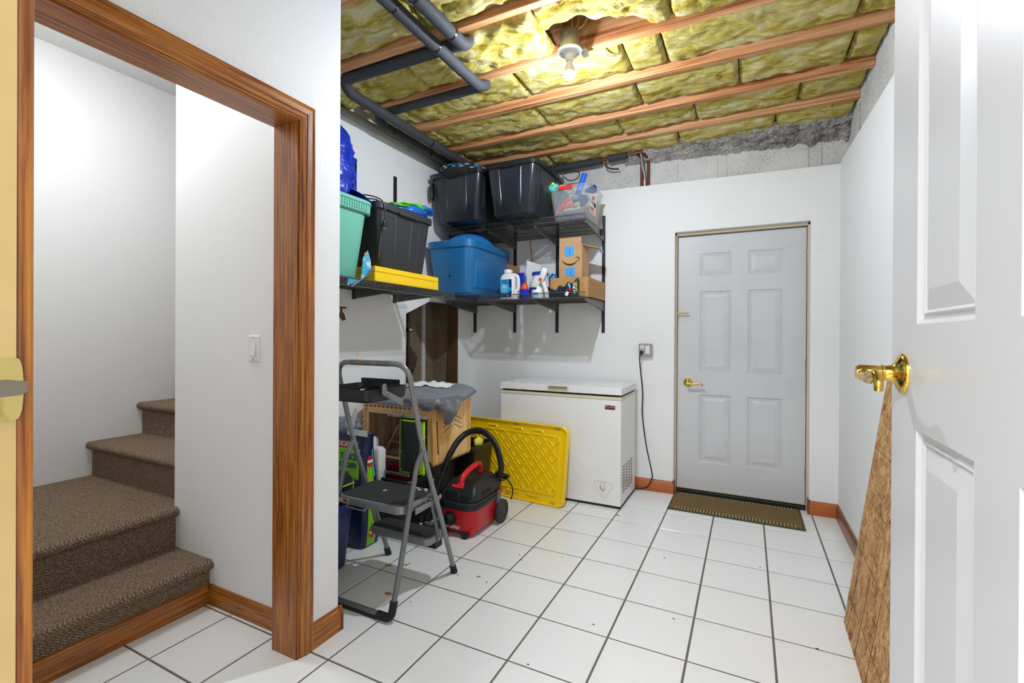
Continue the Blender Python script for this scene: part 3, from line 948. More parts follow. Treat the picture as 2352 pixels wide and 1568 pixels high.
seams = {3: [-0.30, 0.35, 0.86, 1.45], 4: [-0.62, 0.20, 0.80, 1.35], 5: [-1.0, -0.12, 0.52, 0.72, 1.60], 6: [-1.0, -0.18, 0.50, 1.08, 1.62], 7: [-1.05, -0.15, 0.28, 0.80, 1.42], 8: [-1.0, -0.4, 0.65, 1.30]}
for k, (ya, yb_) in enumerate(bays):
    xs = -1.295 if ya > YP - 0.2 else XW
    if ya < YP and yb_ > YP:
        xs = -1.295 if k >= 3 else XW
    cuts = [xs] + [c for c in seams.get(k, [0.2, 1.0]) if c > xs + 0.1] + [1.7605]
    for i in range(len(cuts) - 1):
        notch = None
        zb, sag, rg = 2.834, 0.022, 1.0
        if k == 4:
            zb, sag, rg = 2.820, 0.032, 1.4
            if cuts[i] < 0.3 < cuts[i + 1]:
                notch = (0.36, 0.34, 0.19)
        if k == 3:
            rg = 1.3; zb = 2.824
        if k == 8:
            zb, sag = 2.812, 0.03
        batt(cuts[i] + 0.002, cuts[i + 1] - 0.002, ya + 0.001, yb_ - 0.001, k * 10 + i, zb, sag, notch, rg).build('insulation_batt', m_insul, ce, smooth='all')
# ------------------------------------------------------------------ carpeted stairs
st = thing('staircase', 'brown carpeted stairs turning right behind the oak cased opening', 'stairs', (-1.12, -1.15, 0))
def step_x(name, xr, z0, z1, xback, y0, y1):
    """step whose riser faces +x, rounded carpet nosing"""
    p = [(xr, z0), (xr, z1 - 0.052), (xr + 0.012, z1 - 0.047), (xr + 0.028, z1 - 0.036), (xr + 0.034, z1 - 0.022), (xr + 0.030, z1 - 0.008), (xr + 0.018, z1), (xback, z1), (xback, z0)]
    return MB().prism(p, (0, y0, 0), (1, 0, 0), (0, 0, 1), (0, 1, 0), y1 - y0).build(name, m_carpet, st, smooth=60)
def step_y(name, yr, z0, z1, yback, x0, x1):
    p = [(yr, z0), (yr, z1 - 0.052), (yr - 0.012, z1 - 0.047), (yr - 0.028, z1 - 0.036), (yr - 0.034, z1 - 0.022), (yr - 0.030, z1 - 0.008), (yr - 0.018, z1), (yback, z1), (yback, z0)]
    return MB().prism(p, (x0, 0, 0), (0, 1, 0), (0, 0, 1), (1, 0, 0), x1 - x0).build(name, m_carpet, st, smooth=60)
step_x('step', -1.118, 0.0, 0.202, -1.45, YF + 0.003, YS - 0.001)
step_x('step', -1.398, 0.0, 0.402, -2.408, YF + 0.003, YS - 0.001)
z = 0.402
y = -0.535
MB().box(-2.408, -1.414, YS - 0.01, y + 0.02, 0.0, 0.4015).build('landing_end', m_carpet, st)
for k in range(5):
    step_y('step', y, z - 0.05, z + 0.205, y + 0.60 if k < 4 else 0.945, -2.408, -1.413)
    y += 0.262
    z += 0.205
struct(MB().prism([(0.0, 0.0), (0.014, 0.0), (0.014, 0.086), (0.010, 0.092), (0.0, 0.094)], (-1.118, YF, 0), (1, 0, 0), (0, 0, 1), (0, 1, 0), YS - YF - 0.0165).build('baseboard_stair', m_oak_y, smooth=20), 'oak kick board under the first carpeted step')

# light switch on the partition
sw = thing('light_switch', 'white rocker light switch on the wall beside the oak opening', 'light switch', (-0.799, YS, 1.196))
Msw = frame((-0.799, YS, 1.196), (1, 0, 0), (0, 0, 1))
MB(Msw).loft([rrect(0, 0, 0.076, 0.118, 0.003, 0.0), rrect(0, 0, 0.076, 0.118, 0.003, 0.002), rrect(0, 0, 0.062, 0.104, 0.003, 0.0065)]).build('cover_plate', m_white, sw)
MB(Msw).box(-0.017, 0.017, -0.0345, 0.0345, 0.0055, 0.0068).build('rocker_frame', m_ivory, sw)
mb = MB(Msw)
mb.loft([[(-0.0155, -0.033, 0.006), (0.0155, -0.033, 0.006), (0.0155, 0.033, 0.006), (-0.0155, 0.033, 0.006)], [(-0.0155, -0.031, 0.0125), (0.0155, -0.031, 0.0125), (0.0155, 0.033, 0.0068), (-0.0155, 0.033, 0.0068)]])
mb.build('rocker', m_white, sw)
for s in (-1, 1):
    MB(Msw).cyl((0, s * 0.0475, 0.006), (0, s * 0.0475, 0.0075), 0.003, n=10).build('screw', m_hinge, sw)

# ------------------------------------------------------------------ lamp on the ceiling
LX, LY = 0.302, 0.372
la = thing('ceiling_bulb_lamp', 'bare lit bulb in a white porcelain lampholder on a grey junction box', 'lamp', (LX, LY, 2.78))
MB().lathe([(0.050, 2.735), (0.050, 2.825), (0.047, 2.83)], (LX, LY, 0), (0, 0, 1), 28).build('junction_box', m_galv, la, smooth=True)
MB().box(LX + 0.045, LX + 0.075, LY + 0.02, 0.463, 2.735, 2.765).build('bracket', m_steel, la, bevel=0.002)
lh = MB().lathe([(0.058, 2.740), (0.063, 2.736), (0.063, 2.730), (0.056, 2.724), (0.034, 2.720), (0.026, 2.716), (0.0235, 2.706), (0.0215, 2.690), (0.018, 2.682)], (LX, LY, 0), (0, 0, 1), 32).build('lampholder', m_whiteglow, la, smooth=35)
for a in (0.6, 3.6):
    MB().box(LX + 0.040 * math.cos(a) - 0.006, LX + 0.040 * math.cos(a) + 0.006, LY + 0.040 * math.sin(a) - 0.003, LY + 0.040 * math.sin(a) + 0.003, 2.7205, 2.7235).build('screw_slot', m_hinge, lh)
MB().lathe([(0.0135, 2.682), (0.0135, 2.670), (0.018, 2.664), (0.024, 2.650), (0.0300, 2.632), (0.0312, 2.6205), (0.029, 2.6195)], (LX, LY, 0), (0, 0, 1), 24).build('bulb_glare_collar', m_white, la, smooth=True)  # neck flared into an opaque collar to hold bulb light off the ceiling
MB().lathe([(0.0303, 2.6205), (0.0298, 2.612), (0.0275, 2.602), (0.0210, 2.592), (0.0108, 2.5865), (0.0, 2.5855)], (LX, LY, 0), (0, 0, 1), 24, False).build('bulb', m_bulb, la, smooth=True)
for k, (dx, dy, ex, ey) in enumerate(((-0.045, 0.0, -0.05, 0.02), (-0.03, 0.02, 0.02, 0.05), (-0.015, 0.03, 0.0, 0.03), (0.042, 0.015, 0.06, 0.05))):
    MB().tube(smooth_path([(LX + dx, LY + dy, 2.80), (LX + dx, LY + dy, 2.845), (LX + ex, LY + ey, 2.885), (LX + ex * 1.6, LY + ey, 2.95)], 5), 0.005, 8).build('wire', m_cable, la, smooth=True)
cab = MB().tube(smooth_path([(LX + 0.13, 0.515, 2.86), (LX + 0.13, 0.53, 2.80), (LX + 0.14, 0.56, 2.772), (LX + 0.17, 0.60, 2.785), (LX + 0.20, 0.64, 2.83)], 6), 0.006, 8).build('ceiling_cable', m_white, smooth=True)
tag(cab, 'short white cable looping below the insulation beside the lit bulb', 'cable')

# ------------------------------------------------------------------ foam-sleeved pipes
def pipe(name, pts, r, label, seams=()):
    t = thing(name, label, 'pipe', tuple(pts[0]))
    MB().tube(round_corner(pts, 0.04), r, 16).build('foam_sleeve', m_foam, t, smooth=True)
    for p, d in seams:
        p = Vector(p); d = Vector(d).normalized()
        MB().cyl(p - d * 0.005, p + d * 0.005, r + 0.0012, n=18).build('tape_ring', m_tape, t, smooth=True)
    return t
ZL, ZA = 2.712, 2.770
pipe('insulated_pipe', [(-0.274, YF + 0.02, ZL), (-0.274, 0.425, ZL), (-0.274, 0.525, ZA), (-1.135, 0.525, ZA), (-1.135, 0.560, ZL), (-1.135, 1.90, ZL)], 0.0310, 'black foam-wrapped pipe turning at the lower elbow towards the wall edge', [((-0.274, 0.0, ZL), (0, 1, 0)), ((-0.274, -0.32, ZL), (0, 1, 0)), ((-1.135, 0.66, ZL), (0, 1, 0)), ((-1.135, 1.1, ZL), (0, 1, 0))])
pipe('insulated_pipe', [(-0.148, YF + 0.02, ZL), (-0.148, 0.055, ZL), (-0.148, 0.118, ZA), (-1.014, 0.105, ZA), (-1.012, 0.145, ZL), (-1.012, 1.90, ZL)], 0.0325, 'black foam-wrapped pipe with the upper elbow nearest the lit bulb', [((-0.148, -0.05, ZL), (0, 1, 0)), ((-0.148, -0.33, ZL), (0, 1, 0)), ((-1.012, 0.95, ZL), (0, 1, 0))])
pv = thing('drain_pipe', 'thin grey pipe along the top of the left wall', 'pipe', (-1.272, 0.0, 2.745))
MB().tube([(-1.272, YP, 2.742), (-1.272, 2.0, 2.752)], 0.024, 14).build('tube', m_pvc, pv, smooth=True)
for yy in (0.62, 1.02, 1.5):
    MB().cyl((-1.272, yy, 2.746), (-1.272, yy + 0.05, 2.746), 0.027, n=14).build('coupling', m_pvc, pv, smooth=True)
bp_ = thing('foam_supply_pipe', 'black foam-sleeved pipe above the back wall behind the totes', 'pipe', (-0.4, 1.95, 2.74))
MB().tube([(-0.95, 1.965, 2.735), (0.02, 1.955, 2.742)], 0.030, 14).build('foam_sleeve', m_foam, bp_, smooth=True)
MB().tube([(0.085, 1.945, 2.745), (0.235, 1.945, 2.752)], 0.030, 14).build('foam_sleeve', m_foam, bp_, smooth=True)
MB().tube([(0.0, 1.945, 2.744), (0.10, 1.945, 2.745)], 0.014, 10).build('copper_joint', m_copper, bp_, smooth=True)
MB().tube([(0.22, 1.945, 2.755), (0.36, 1.945, 2.758)], 0.012, 10).build('copper_tube', m_copper, bp_, smooth=True)
MB().tube(smooth_path([(0.055, 1.945, 2.733), (0.06, 1.94, 2.69), (0.10, 1.96, 2.665), (0.16, 1.985, 2.662)], 6), 0.007, 8).build('hanger', m_rust, bp_, smooth=True)
for k, (x, m, r, top) in enumerate(((0.338, m_copper, 0.011, 2.75), (0.366, m_chrome, 0.009, 2.76), (0.392, m_copper, 0.012, 2.74))):
    mb = MB()
    if k == 1:
        mb.tube([(0.345, 1.95, top), (0.352, 1.99, 2.66), (0.366, 2.035, 2.57), (0.368, 2.035, 2.46)], r, 10)
    else:
        mb.tube(round_corner([(x - 0.02, 1.95, top), (x, 2.035, top - 0.01), (x, 2.035, 2.46)], 0.03), r, 10)
    o = mb.build(('copper_riser', 'chrome_conduit', 'copper_riser')[k], m, smooth=True)
    tag(o, ('left brown copper pipe rising from the back wall top', 'silver conduit between the two copper pipes on the back wall', 'right brown copper pipe rising from the back wall top')[k], 'pipe')

# ------------------------------------------------------------------ chest freezer
FX0, FX1, FY0, FY1 = -0.672, 0.318, 1.462, 1.955
fz = thing('chest_freezer', 'white chest freezer with dusty lid against the back wall', 'freezer', ((FX0 + FX1) / 2, 1.70, 0))
MB().loft([rrect((FX0 + FX1) / 2, (FY0 + FY1) / 2, FX1 - FX0 - 0.02, FY1 - FY0 - 0.02, 0.006, z) for z in (0.0, 0.02)]).build('plinth', m_black, fz)
MB().loft([rrect((FX0 + FX1) / 2, (FY0 + FY1) / 2, FX1 - FX0, FY1 - FY0, 0.006, z) for z in (0.02, 0.792)]).build('body', m_freezer, fz, bevel=0.002)
MB().loft([rrect((FX0 + FX1) / 2, (FY0 + FY1) / 2, FX1 - FX0 + 0.006, FY1 - FY0 + 0.006, 0.007, z) for z in (0.793, 0.815)]).build('top_trim', m_ivory, fz, bevel=0.002)
MB().loft([rrect((FX0 + FX1) / 2, (FY0 + FY1) / 2, FX1 - FX0 - 0.025, FY1 - FY0 - 0.025, 0.007, z) for z in (0.815, 0.832)]).build('gasket', m_gasket, fz)
lid = MB().loft([rrect((FX0 + FX1) / 2, (FY0 + FY1) / 2 - 0.003, FX1 - FX0 + 0.010, FY1 - FY0 + 0.012, 0.010, z) for z in (0.832, 0.880)]).build('lid', m_freezer_top, fz, bevel=0.004)
MB().loft([rrect((FX0 + FX1) / 2, (FY0 + FY1) / 2 - 0.003, FX1 - FX0 + 0.0125, FY1 - FY0 + 0.0145, 0.011, z) for z in (0.831, 0.874)], False, False).build('lid_edge', m_freezer, lid)
hb = MB().box(-0.252, -0.080, FY0 - 0.018, FY0 - 0.008, 0.845, 0.879).build('handle', m_ivory, lid, bevel=0.003)
MB().box(-0.240, -0.092, FY0 - 0.0192, FY0 - 0.0175, 0.853, 0.872).build('handle_recess', m_olive, hb)
MB().box(0.199, 0.275, FY0 - 0.0012, FY0, 0.733, 0.752).build('badge_upper', m_ink, fz)
MB().box(0.199, 0.275, FY0 - 0.0012, FY0, 0.721, 0.733).build('badge_lower', plain('badge_red', '#a8121c', 0.4), fz)
Mb = frame((0.237, FY0 - 0.0014, 0.742), (1, 0, 0), (0, 0, 1))
mb = MB(Mb)
mb.tube(smooth_path([(-0.034, -0.004, 0), (-0.031, 0.006, 0), (-0.024, 0.005, 0), (-0.026, -0.004, 0), (-0.018, 0.0, 0), (-0.012, -0.004, 0), (-0.006, 0.0, 0), (0.0, -0.004, 0), (0.006, 0.0, 0), (0.012, -0.004, 0), (0.015, 0.006, 0), (0.022, 0.004, 0), (0.022, -0.003, 0), (0.029, 0.005, 0), (0.033, -0.004, 0)], 4), 0.0012, 6)
mb.build('badge_script', m_paper, fz)
tri = [(-0.072, 0.028), (-0.066, 0.040), (-0.03, 0.047), (0.03, 0.046), (0.062, 0.036), (0.070, 0.024), (0.066, 0.012), (0.016, -0.066), (0.006, -0.072), (-0.006, -0.070), (-0.014, -0.062)]
Mt = frame((0.191, FY0, 0.140), (1, 0, 0), (0, 0, 1))
tp = MB(Mt).prism(tri, (0, 0, 0), (1, 0, 0), (0, 1, 0), (0, 0, 1), 0.0015).build('control_plate', m_freezer, fz, bevel=0.0005)
MB(Mt).tube([(a, b, 0.0012) for a, b in tri + [tri[0]]], 0.0009, 5).build('plate_outline', m_steel, tp)
kn = MB(Mt).lathe([(0.019, 0.0015), (0.019, 0.010), (0.017, 0.013), (0.0, 0.0135)], (0, 0.008, 0), (0, 0, 1), 28).build('dial', m_ivory, fz, smooth=35)
MB(Mt).box(-0.004, 0.004, -0.008, 0.024, 0.013, 0.019).build('grip', m_white, kn, bevel=0.001)
MB(Mt).tube([(0.0245 * math.cos(a), 0.008 + 0.0245 * math.sin(a), 0.0018) for a in [math.radians(150 + 11 * k) for k in range(13)]], 0.0016, 6).build('dial_scale', m_ink, tp)
for k, a in enumerate((125, 95, 65)):
    MB(Mt).box(0.034 * math.cos(math.radians(a)) - 0.006, 0.034 * math.cos(math.radians(a)) + 0.006, 0.004 + 0.034 * math.sin(math.radians(a)) - 0.0012, 0.004 + 0.034 * math.sin(math.radians(a)) + 0.0012, 0.0014, 0.002).build('dial_word', m_ink, tp)
MB(Mt).cyl((0.001, -0.052, 0.001), (0.001, -0.052, 0.003), 0.006, n=14).build('indicator', m_white, tp)
# louvres on the freezer's right side
for c in range(4):
    for r_ in range(10):
        yy = 1.53 + c * 0.085
        zz = 0.10 + r_ * 0.021
        MB().box(FX1 - 0.0002, FX1 + 0.0012, yy, yy + 0.055, zz, zz + 0.006).build('vent_slot', m_gasket, fz)

# ------------------------------------------------------------------ yellow tote lid leaning on the freezer
YLW, YLH, YLT = 1.00, 0.585, 0.035
lean = math.atan2(0.085, 0.575)
MY = tr(-0.055 - YLW / 2 + 0.0, 1.336, 0.0) @ rz(math.radians(-5.0)) @ Matrix.Rotation(-lean, 4, 'X') @ Matrix.Rotation(math.pi / 2, 4, 'X')
# local frame: x along width, y up the lid, z towards the viewer
yl = thing('tote_lid', 'yellow plastic tote lid leaning against the white freezer', 'lid', (-0.055 - YLW / 2, 1.35, 0))
mb = MB(MY)
Rr = 0.05
mb.loft([rrect(0, YLH / 2, YLW, YLH, Rr, -0.022), rrect(0, YLH / 2, YLW, YLH, Rr, 0.016), rrect(0, YLH / 2, YLW - 0.008, YLH - 0.008, Rr, 0.020), rrect(0, YLH / 2, YLW - 0.02, YLH - 0.02, Rr, 0.018), rrect(0, YLH / 2, YLW - 0.03, YLH - 0.03, Rr, 0.003), rrect(0, YLH / 2, YLW - 0.11, YLH - 0.13, 0.04, 0.001)], True, True)
mb.build('panel', m_yellow, yl, smooth=35)
mb = MB(MY)
mb.tube([Vector(p) for p in rrect(0, YLH / 2 - 0.0, YLW - 0.13, YLH - 0.16, 0.035, 0.002)] + [Vector(rrect(0, YLH / 2, YLW - 0.13, YLH - 0.16, 0.035, 0.002)[0])], 0.007, 8)
mb.build('inner_ridge', m_yellow, yl, smooth=True)
rib = None
step = 0.110
for c in range(-6, 7):
    for r_ in range(-4, 5):
        cx = c * step + (step / 2 if r_ % 2 else 0)
        cy = YLH / 2 + r_ * 0.0575
        if abs(cx) > YLW / 2 - 0.095 or abs(cy - YLH / 2) > YLH / 2 - 0.115:
            continue
        mb = MB(MY)
        d = 0.046
        for s in (1,):
            o_ = [(cx, cy - d, 0.001), (cx + d, cy, 0.001), (cx, cy + d, 0.001), (cx - d, cy, 0.001)]
            q = 0.90
            i_ = [(cx + (a - cx) * q, cy + (b - cy) * q, 0.0080) for a, b, _ in o_]
            i2 = [(cx + (a - cx) * (q - 0.16), cy + (b - cy) * (q - 0.16), 0.0080) for a, b, _ in o_]
            i3 = [(cx + (a - cx) * (q - 0.28), cy + (b - cy) * (q - 0.28), 0.002) for a, b, _ in o_]
        # raised lattice bar pair: a shallow dish between ribs
        if rib is None:
            mb.loft([o_, i_, i2, i3], False, True)
            rib = (mb.build('rib_diamond', m_yellow, yl, smooth=20), cx, cy)
        else:
            dv = (MY.to_3x3() @ Vector((cx - rib[1], cy - rib[2], 0)))
            copy_part(rib[0], yl, dv)
for x_, y_ in ((-0.18, 0.545), (0.06, 0.545), (0.24, 0.545), (-0.18, 0.042), (0.06, 0.042), (0.24, 0.042)):
    pts = [(-0.05, 0), (-0.04, 0.018), (0.04, 0.018), (0.05, 0)]
    sg = -1 if y_ > 0.3 else 1
    MB(MY).tube([(x_ + a, y_ + sg * (0.026 - b), 0.003) for a, b in pts], 0.008, 8).build('clip_ridge', m_yellow, yl, smooth=True)
for x_, y_ in ((0.05, YLH - 0.022), (0.41, YLH - 0.022), (-0.30, 0.022), (0.02, 0.022), (0.41, 0.022)):
    MB(MY).loft([rrect(x_, y_, 0.045, 0.014, 0.0068, 0.0035), rrect(x_, y_, 0.045, 0.014, 0.0068, 0.0045)]).build('slot', plain('slot_grey', '#b5ab70', 0.6) if 'slot_grey' not in bpy.data.materials else bpy.data.materials['slot_grey'], yl)

# ------------------------------------------------------------------ door mat
mt = thing('door_mat', 'brown coir door mat in front of the grey door', 'mat', (1.05, 1.87, 0))
mx0, mx1, my0, my1 = 0.617, 1.483, 1.642, 2.055
MB().box(mx0, mx1, my0, my1, 0.0, 0.006).build('rubber_base', m_mat_base, mt, bevel=0.001)
MB().box(mx0 + 0.012, mx1 - 0.012, my0 + 0.075, my1 - 0.05, 0.006, 0.013).build('coir_pile', m_mat, mt, bevel=0.003)
MB().box(mx0 + 0.012, mx0 + 0.05, my0 + 0.012, my1 - 0.012, 0.006, 0.012).build('coir_edge', m_mat, mt, bevel=0.003)
MB().box(mx1 - 0.05, mx1 - 0.012, my0 + 0.012, my1 - 0.012, 0.006, 0.012).build('coir_edge', m_mat, mt, bevel=0.003)
src = None
n = 37
for k in range(n):
    for row, (ya, yb_) in enumerate(((my0 + 0.012, my0 + 0.075), (my1 - 0.05, my1 - 0.012))):
        xx = mx0 + 0.056 + (mx1 - mx0 - 0.112) * k / (n - 1)
        if k == 0:
            o = MB().box(xx - 0.006, xx + 0.006, ya, yb_, 0.006, 0.0125).build('rib', m_mat_rib, mt, bevel=0.003, seg=2)
            if row == 0: s0 = (o, xx)
            else: s1 = (o, xx)
        else:
            s = s0 if row == 0 else s1
            copy_part(s[0], mt, (xx - s[1], 0, 0))

# ------------------------------------------------------------------ OSB sheet leaning on the right wall
ob = thing('osb_sheet', 'brown strand board sheet leaning on the right wall behind the white door', 'board', (1.53, 0.2, 0))
wv = Vector((XR - 0.016 - 1.525, 0, 1.075)).normalized()
th = Vector((-wv.z, 0, wv.x)) * -1
Lb = 1.09
p0 = Vector((1.525, 0.589, 0.0)); p1 = Vector((1.500, -0.75, 0.0))
tn = Vector((wv.z, 0, -wv.x)) * 0.011
a, b = p0, p1
top = wv * Lb
MB().loft([[a, b, b + top, a + top + Vector((0, 0.09, 0)) ], [a + tn, b + tn, b + top + tn, a + top + tn + Vector((0, 0.09, 0))]]).build('sheet', m_osb, ob)
for k in range(3):
    f0 = 0.25 + 0.22 * k
    q0 = p0.lerp(p1, 0.06 + 0.14 * k) - tn * 0.06
    MB().cyl(q0, q0 + top, 0.0012, n=5).build('ruled_line', m_pencil, ob)
for k in range(4):
    q0 = p0 + (p1 - p0) * 0.0 + top * (0.12 + 0.2 * k) - tn * 0.06
    MB().cyl(q0 + Vector((0, 0.08 * (0.12 + 0.2 * k), 0)), q0 + (p1 - p0) * 0.6, 0.0010, n=5).build('ruled_line', m_pencil, ob)

# ------------------------------------------------------------------ outlet box with cord
ou = thing('outlet_box', 'grey metal outlet box with a switch on the wall left of the grey door', 'outlet', (0.391, YB, 1.15))
Mo = frame((0.391, YB, 1.15), (1, 0, 0), (0, 0, 1))
MB(Mo).loft([rrect(0, 0, 0.104, 0.104, 0.012, 0), rrect(0, 0, 0.104, 0.104, 0.012, 0.034)]).build('box', m_galv, ou, bevel=0.002)
MB(Mo).loft([rrect(0, 0, 0.106, 0.106, 0.016, 0.034), rrect(0, 0, 0.106, 0.106, 0.016, 0.036), rrect(0, 0, 0.094, 0.094, 0.014, 0.040)]).build('cover', m_galv, ou)
for s in (0.024, -0.018):
    oc = MB(Mo).cyl((-0.026, s, 0.0395), (-0.026, s, 0.0425), 0.0165, n=20).build('socket', m_white, ou)
    if s > 0:
        for q in (-0.006, 0.006):
            MB(Mo).box(-0.026 + q - 0.0012, -0.026 + q + 0.0012, s + 0.001, s + 0.009, 0.0424, 0.0429).build('slot', m_ink, oc)
        MB(Mo).cyl((-0.026, s - 0.007, 0.0424), (-0.026, s - 0.007, 0.0429), 0.0028, n=8).build('slot', m_ink, oc)
MB(Mo).box(0.002, 0.033, -0.030, 0.033, 0.0395, 0.046).build('rocker', m_white, ou, bevel=0.002)
for a_, b_ in ((-0.026, 0.046), (0.018, 0.046), (-0.026, -0.044), (0.018, -0.044)):
    MB(Mo).cyl((a_, b_, 0.039), (a_, b_, 0.041), 0.003, n=8).build('screw', m_ink, ou)
for a_, b_ in ((-0.043, 0.043), (0.043, 0.043), (0.043, -0.043), (-0.043, -0.043)):
    MB(Mo).cyl((a_, b_, 0.036), (a_, b_, 0.0395), 0.005, n=8).build('corner_screw', m_ink, ou)
pc = thing('power_cord', 'black power cord from the outlet box down to the freezer', 'cord', (0.36, 1.97, 0))
MB(Mo).loft([rrect(-0.027, -0.019, 0.028, 0.024, 0.006, 0.0425), rrect(-0.027, -0.019, 0.030, 0.026, 0.008, 0.060), rrect(-0.027, -0.021, 0.022, 0.02, 0.008, 0.066)]).build('plug', m_black, pc, smooth=40)
MB().tube(smooth_path([(0.362, 1.945, 1.125), (0.351, 1.945, 1.09), (0.353, 1.96, 1.0), (0.371, 1.97, 0.80), (0.369, 1.972, 0.625), (0.402, 1.97, 0.378), (0.446, 1.965, 0.18), (0.452, 1.96, 0.12), (0.42, 1.965, 0.045), (0.36, 1.97, 0.013), (0.325, 1.975, 0.009)], 7), 0.0048, 8).build('cable', m_rubber_cord, pc, smooth=True)
# ------------------------------------------------------------------ wire shelves, brackets, wall standards
def standard(M, h, label, group):
    """slotted wall channel; local: x across, y out of the wall, z up from its foot"""
    t = thing('shelf_standard', label, 'shelf standard', tuple(M.translation), 0, group)
    mb = MB(M)
    mb.box(-0.0125, -0.0095, 0, 0.014, 0, h); mb.box(0.0095, 0.0125, 0, 0.014, 0, h); mb.box(-0.0125, 0.0125, 0, 0.003, 0, h)
    mb.box(-0.003, 0.003, 0, 0.012, 0, h)
    mb.build('channel', m_bracket, t)
    k = 0.04
    while k < h - 0.03:
        MB(M).cyl((0, 0.012, k), (0, 0.0135, k), 0.0035, n=8).build('screw', m_hinge, t)
        k += 0.30
    return t
Mback = lambda x, z: frame((x, YB, z), (-1, 0, 0), (0, -1, 0)) 
SX = [-1.246, -0.813, -0.391, 0.031]
lab = ['slotted shelf upright in the corner beside the niche', 'slotted shelf upright on the back wall behind the blue tote end', 'slotted shelf upright on the back wall left of the smile-printed box', 'slotted shelf upright on the back wall at the shelf end']
for x, l in zip(SX, lab):
    standard(Mback(x, 1.288), 1.0, l, 'uprights on the back wall')
Mleft = lambda y, z: frame((XL, y, z), (0, -1, 0), (1, 0, 0))
for y, l in ((0.47, 'slotted shelf upright on the left wall beside the blue tarp'), (0.885, 'slotted shelf upright on the left wall above the black tote')):
    standard(Mleft(y, 1.505), 0.97, l, 'uprights on the left wall')

def wire_shelf(label, o, along, out, length, depth, lip, brackets, loc):
    """o: world corner at the wall, along: unit dir of length, out: unit dir away from the wall; lip>0 up, <0 down"""
    o, along, out = Vector(o), Vector(along), Vector(out)
    up = Vector((0, 0, 1))
    t = thing('wire_shelf', label, 'shelf', loc)
    mb = MB()
    n = int(length / 0.0127)
    for k in range(n + 1):
        p = o + along * (length * k / n)
        mb.tube([p, p + out * depth, p + out * depth + up * lip], 0.0017, 4)
    d = mb.build('wire_deck', m_wire, t)
    d['kind'] = 'stuff'
    for q in (0.0, 0.25, 0.5, 0.75):
        p = o + out * (depth * q + 0.004) - up * 0.003
        MB().tube([p, p + along * length], 0.003, 6).build('long_rod', m_wire, t)
    for q in range(1, 14):
        p = o + out * (depth * q / 14.0) - up * 0.002
        if q % 4:
            MB().tube([p, p + along * length], 0.0013, 4).build('thin_rod', m_wire, t)
    for zz in (0.0, lip):
        p = o + out * (depth + 0.002) + up * zz
        MB().tube([p, p + along * length], 0.0032, 6).build('lip_rod', m_bracket_lt, t)
    for s, (dr, hb) in brackets:
        p = o + along * s
        zt = -0.005
        poly = [(0.0, zt), (0.0, zt - hb), (0.012, zt - hb), (dr, zt - 0.018), (dr, zt)]
        b = MB().prism(poly, p - along * 0.007, out, up, along, 0.014).build('bracket', m_bracket_lt, t, bevel=0.0015)
    return t
HB = 0.075
wire_shelf('upper black wire shelf on the back wall holding the black totes', (-1.24, YB - 0.004, 2.145), (1, 0, 0), (0, -1, 0), 1.278, 0.53, 0.042, [(x + 1.24, (0.51, HB)) for x in SX[1:]] + [(0.02, (0.51, HB))], (-0.6, YB, 2.14))
wire_shelf('lower black wire shelf on the back wall holding bottles and boxes', (-1.24, YB - 0.004, 1.553), (1, 0, 0), (0, -1, 0), 1.278, 0.53, 0.042, [(x + 1.24, (0.51, HB)) for x in SX[1:]] + [(0.01, (0.51, HB))], (-0.6, YB, 1.54))
wire_shelf('black wire shelf on the left wall holding the teal tub', (XL + 0.004, -0.44, 1.572), (0, 1, 0), (1, 0, 0), 1.425, 0.485, -0.045, [(0.91, (0.46, 0.058)), (1.325, (0.46, 0.058))], (XL, 0.3, 1.56))
stl = MB().box(-0.93, -0.88, 0.8765, 0.8778, 1.528, 1.536).build('shelf_sticker', plain('sticker_yellow', '#c8c86a', 0.6))
tag(stl, 'tiny yellow sticker on the left shelf bracket', 'sticker')
rg = MB(frame((0.045, 1.90, 2.125), (0, 1, 0), (0, 0, 1))).tube([(0.03 * math.cos(a), 0.026 * math.sin(a), 0) for a in [2 * math.pi * k / 20 for k in range(21)]], 0.006, 8, False).build('hanging_ring', m_black, smooth=True)
tag(rg, 'black ring hooked on the upper shelf bracket end', 'ring')
yc = MB().tube(smooth_path([(-0.655, 1.995, 2.14), (-0.650, 1.99, 2.08), (-0.640, 1.99, 2.0), (-0.638, 1.99, 1.90), (-0.640, 1.985, 1.75)], 6), 0.006, 8).build('yellow_cable', m_yellowcable, smooth=True)
tag(yc, 'yellow cable hanging down the back wall between the shelves', 'cable')

# ------------------------------------------------------------------ totes
def lerp(a, b, t):
    return a + (b - a) * t

